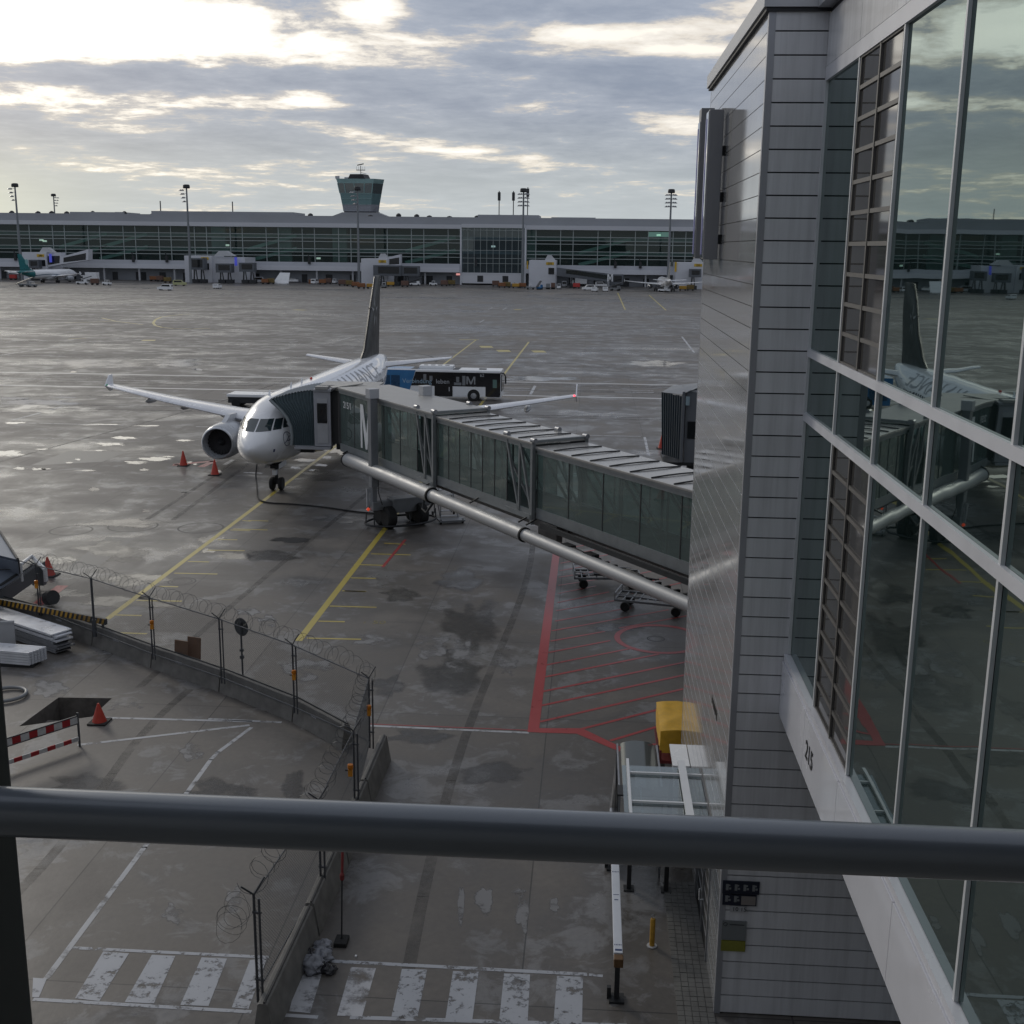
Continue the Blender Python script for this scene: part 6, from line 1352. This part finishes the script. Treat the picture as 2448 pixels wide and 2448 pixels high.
# baggage dollies under the bridge
def dolly(x,y,rz,lab,load):
    s=thing('baggage_dolly',lab,'dolly',(x,y,0),rz,'open baggage dollies on the red hatching')
    q=MB(); Ld,Wd=2.9,1.35
    q.bar((-Ld/2,-Wd/2,.50),(Ld/2,-Wd/2,.50),.06,.09); q.bar((-Ld/2,Wd/2,.50),(Ld/2,Wd/2,.50),.06,.09); q.bar((-Ld/2,-Wd/2,.5),(-Ld/2,Wd/2,.5),.06,.09); q.bar((Ld/2,-Wd/2,.5),(Ld/2,Wd/2,.5),.06,.09)
    for k in range(1,9): q.bar((-Ld/2+k*Ld/9,-Wd/2,.51),(-Ld/2+k*Ld/9,Wd/2,.51),.05,.03)
    q.bar((-Ld/2,0,.47),(Ld/2,0,.47),.06)
    q.build('frame',mGrey,s)
    q=MB(); q.tube([(-Ld/2,-Wd/2,.55),(-Ld/2,-Wd/2,.80),(-Ld/2,Wd/2,.80),(-Ld/2,Wd/2,.55)],.025,6); q.tube([(-Ld/2,-Wd/2,.78),(Ld/2-.3,-Wd/2,.62)],.018,6); q.tube([(-Ld/2,Wd/2,.78),(Ld/2-.3,Wd/2,.62)],.018,6); q.build('rail',mSteel,s)
    q=MB(); q.bar((Ld/2,0,.42),(Ld/2+.75,0,.28),.06); q.tube([(Ld/2+.72,0,.3),(Ld/2+.86,.05,.3),(Ld/2+.86,-.05,.3),(Ld/2+.72,0,.3)],.02,6); q.build('tow_bar',mDark,s)
    for xx in (-1.05,1.05):
        for yy in (-.5,.5): q=MB(); q.lathe([(.06,-.07),(.17,-.08),(.20,-.04),(.20,.04),(.17,.08),(.06,.07)],(xx,yy,.20),16,'Y'); q.build('wheel',mRub,s,smooth=True)
    if load:
        q=MB(); q.box(-.6,.7,-.45,.4,.56,.70,.03); q.box(.4,.8,-.4,.1,.70,.78,.02); q.build('tarpaulin',mDark,s)
dolly(.9,49.9,R(4),'farther baggage dolly with a dark cover, under the jet bridge',True); dolly(2.75,46.4,R(-14),'nearer open baggage dolly with a slatted deck, beside the pier',False)
# yellow covered cart
s=thing('covered_cart','cart under a yellow tarpaulin standing at the end of the pier wall','cart',(2.65,31.4,0))
me_=MB(); bm=bmesh.new(); bmesh.ops.create_cube(bm,size=1); bmesh.ops.subdivide_edges(bm,edges=bm.edges[:],cuts=9,use_grid_fill=True)
for v in bm.verts:
    c_=v.co.copy(); x=2.15+(c_.x+.5)*1.0; y=30.35+(c_.y+.5)*2.15; z=.92+(c_.z+.5)*.68
    z+=(.03*noise.noise(Vector((x*3,y*2.1,0))) - .05*(abs(c_.x)*2)**4)*(c_.z+.5); f=.5-c_.z
    x+=.025*noise.noise(Vector((z*4,y*3,1)))*(1); y+=.03*noise.noise(Vector((x*4,z*3,5)))
    if c_.z>.2: z+=.05*max(0,1-abs((y-30.9)-(x-2.4)*.9)*5)
    v.co=Vector((x,y,z))
bm.verts.index_update(); me_.add([v.co for v in bm.verts],[tuple(v.index for v in f.verts) for f in bm.faces]); bm.free(); me_.build('tarpaulin',mYel,s,world=True,smooth=True,angle=30)
q=MB(); q.box(2.12,3.18,30.3,32.55,.62,.70); q.box(2.14,2.2,30.3,30.4,.70,1.0); q.bar((2.65,30.3,.65),(2.65,29.75,.30),.06); q.build('chassis',mat('dark_red_chassis',(.13,.02,.02),.5,.1,.2,5),s,world=True)
for x in (2.2,2.98):
    for y in (30.6,32.2): q=MB(); q.cyl((x,y,.24),(x+.12,y,.24),.24,16); q.build('wheel',mRub,s,world=True)
# white cabinet on the pier wall
s=thing('wall_cabinet','white topped metal cabinet attached to the pier wall behind the glass canopy','cabinet',(2.5,27.4,0))
q=MB(); q.box(2.26,2.69,27.2,28.5,1.95,2.0,.005); q.build('top',mWhite,s,world=True); q=MB(); q.box(2.34,2.69,27.25,28.4,.9,1.95,.01); q.build('body',mLGrey,s,world=True)
# glass entrance canopy
s=thing('entrance_canopy','flat glass canopy with white bars standing beside the pier','canopy',(1.9,23.8,0))
mCG=glassmat('canopy_glass',(.55,.60,.62),.10,1.2,.03)
mWB=mat('canopy_white',(.66,.68,.70),.35,.1,.03,2)
q=MB(); q.box(.92,2.66,21.6,24.9,3.0,3.02); q.build('glass_roof',mCG,s,world=True)
for y in (24.42,23.02,21.7): q=MB(); q.box(1.05,2.68,y,y+.05,3.03,3.08); q.build('cross_bar',mWB,s,world=True)
q=MB(); q.box(1.02,1.08,21.6,25.1,3.03,3.10); q.box(1.30,1.33,21.7,24.2,2.85,2.9); q.build('edge_rail',mWB,s,world=True)
q=MB(); q.box(2.18,2.34,21.6,24.95,3.09,3.17); q.build('main_beam',mWB,s,world=True)
q=MB(); [q.box(x,x+.10,24.7,24.8,0,2.99) for x in (1.12,1.98)]; [q.box(x-.07,x+.17,24.62,24.88,0,.03) for x in (1.12,1.98)]; q.build('leg',mDark,s,world=True)
q=MB(); q.box(.85,2.35,25.0,25.5,2.2,2.24); q.build('rear_tray',mDark,s,world=True)
# barrel roofed glass shelter behind the canopy
s=thing('glass_shelter','dark glass shelter with a curved roof between the red marking and the canopy','shelter',(1.35,26.7,0))
q=MB(); vs=[];n=10
for i in range(n+1):
    a=math.pi*(.12+.76*i/n); vs+=[(1.40-.42*math.cos(a)/.93,25.3,2.12+.16*math.sin(a)),(1.40-.42*math.cos(a)/.93,28.0,2.12+.16*math.sin(a))]
q.add(vs,[(2*i,2*i+1,2*i+3,2*i+2) for i in range(n)]); q.build('curved_roof',glassmat('shelter_glass',(.30,.33,.34),.04,.6,.12,film=(.1,.11,.11),dirt=.3),s,world=True,smooth=True)
q=MB(); [q.add([(x,25.3,.1),(x,28,.1),(x,28,2.1),(x,25.3,2.1)],[(0,1,2,3)]) for x in (.93,1.87)]; q.build('side_glass',glassmat('shelter_glass',(.16,.18,.185)),s,world=True)
q=MB(); [q.box(x-.025,x+.025,y,y+.05,0,2.16) for x in (.90,1.90) for y in (25.3,26.2,27.1,27.97)]; [q.box(x-.02,x+.02,25.3,28.02,2.12,2.17) for x in (.90,1.90)]; q.build('frame',mSteel,s,world=True)
q=MB(); 
for k in range(5): q.add([(.84-.03*k,25.3+k*.1,.1),(.84-.03*k,27.4-.25*k,.1),(.84-.03*k,27.4-.25*k,1.9-.12*k),(.84-.03*k,25.3+k*.1,1.9-.12*k)],[(0,1,2,3)])
q.build('side_slats',mSteel,s,world=True)
s=thing('no_entry_post','thin pole with a small red and white round sign by the shelter','sign',(2.0,28.6,0)); q=MB(); q.cyl((0,0,0),(0,0,1.9),.015,8); q.build('pole',mDark,s); q=MB(); q.lathe([(.01,-.01),(.10,-.01),(.10,.01),(.01,.01)],(0,0,1.2),20,'Y'); dsc=q.build('disc',mRed,s); q=MB(); q.box(-.07,.07,-.014,-.011,1.18,1.22); q.build('white_bar',mWhite,dsc)
# white boom beam
s=thing('white_beam','long white box beam on dark posts beside the crosswalk end','beam',(.80,21.2,0))
q=MB(); q.box(.71,.88,20.05,26.0,1.22,1.40,.012); b=q.build('beam',mat('beam_white',(.60,.63,.68),.35,.1,.06,2),s,world=True)
q=MB()
for y in (20.28,23.0):
    for k in range(5): q.prism([(.725+k*.03,y),(.745+k*.03,y+.03),(.725+k*.03,y+.06)],1.401,1.403,'Z')
q.box(.735,.865,20.11,20.17,1.401,1.403); q.box(.73,.85,22.1,22.12,1.401,1.403); q.box(.75,.83,21.9,21.93,1.401,1.403); q.build('printed_marks',mat('print_blue',(.03,.05,.14),.4,0,0),b,world=True)
q=MB(); q.box(.71,.89,19.85,20.04,1.2,1.38,.02); q.build('end_cap',mat('rusty_cap',(.13,.07,.03),.6,.2,.3,6),b,world=True)
for y in (20.55,25.6): q=MB(); q.box(.76,.86,y,y+.1,0,1.22); p_=q.build('post',mDark,s,world=True); q=MB(); q.box(.66,.96,y-.1,y+.2,0,.05); q.box(.62,.70,y+.05,y+.15,.0,.25); q.build('base_plate',mDark,p_,world=True)
# bollard
s=thing('yellow_bollard','worn yellow bollard with a chain eye, between the beam and the pier','bollard',(1.60,22.5,0)); q=MB(); q.lathe([(.055,0),(.055,.62),(.045,.65),(.01,.66)],(0,0,0),20); q.build('tube',mYPost,s,smooth=True,angle=40)
q=MB(); q.lathe([(.11,0),(.11,.015),(.05,.02)],(0,0,0),20); q.build('base_plate',mLGrey,s); q=MB(); q.tube([(.03*math.cos(a),0,.70+.04*math.sin(a)) for a in [2*math.pi*k/14 for k in range(14)]],.008,6,closed=True); q.build('eye',mSteel,s)
# signs on the pier front
s=thing('pictogram_board','dark board with rows of pictograms fixed low on the pier front','sign board',(2.95,20.33,2.2))
mSB=mat('sign_navy',(.010,.014,.03),.35,0,.1,3)
q=MB(); q.box(2.73,3.42,20.31,20.338,2.60,2.86); q.box(2.74,3.38,20.308,20.336,2.36,2.58); q.build('panel',mSB,s,world=True)
q=MB(); q.box(3.09,3.36,20.303,20.307,2.38,2.56); q.build('light_field',mat('sign_light_field',(.22,.2,.19),.5,0,.1,3),s,world=True)
for i in range(4):
    for j in range(2):
        if j==1 and i>1: continue
        q=MB(); x=2.79+i*.165; z=2.67-j*.24; q.box(x,x+.05,20.304,20.308,z,z+.13); q.box(x+.06,x+.10,20.304,20.308,z+.02,z+.06); q.box(x+.05,x+.08,20.304,20.308,z+.09,z+.12); q.build('pictogram',mGrey,s,world=True)
s=thing('number_plate','pale plate numbered 10 15 under the pictogram board','sign',(3.05,20.33,2.2)); q=MB(); q.box(2.9,3.2,20.312,20.336,2.22,2.34); q.build('plate',mLGrey,s,world=True)
lettering('number','10 15',.12,mBlack,s,W[s].inverted()@Vector((2.93,20.308,2.24)),(1,0,0),(0,0,1),.001)
s=thing('faded_notice','faded grey notice with a small round mark, above the yellow panel','notice',(2.95,20.33,1.5)); q=MB(); q.box(2.76,3.22,20.315,20.336,1.62,2.02); q.build('plate',mat('notice_grey',(.17,.185,.19),.5,0,.1,3),s,world=True)
q=MB(); q.tube([(2.82+.035*math.cos(a),20.312,1.95+.035*math.sin(a)) for a in [2*math.pi*k/16 for k in range(16)]],.005,5,closed=True); q.box(2.9,3.18,20.308,20.312,1.94,1.955); q.build('print',mDark,s,world=True)
q=MB(); q.box(2.76,3.22,20.313,20.336,1.38,1.60); solo(q,'yellow_notice',mat('faded_yellow',(.20,.20,.03),.5,0,.15,4),'faded yellow notice low on the pier front','notice')
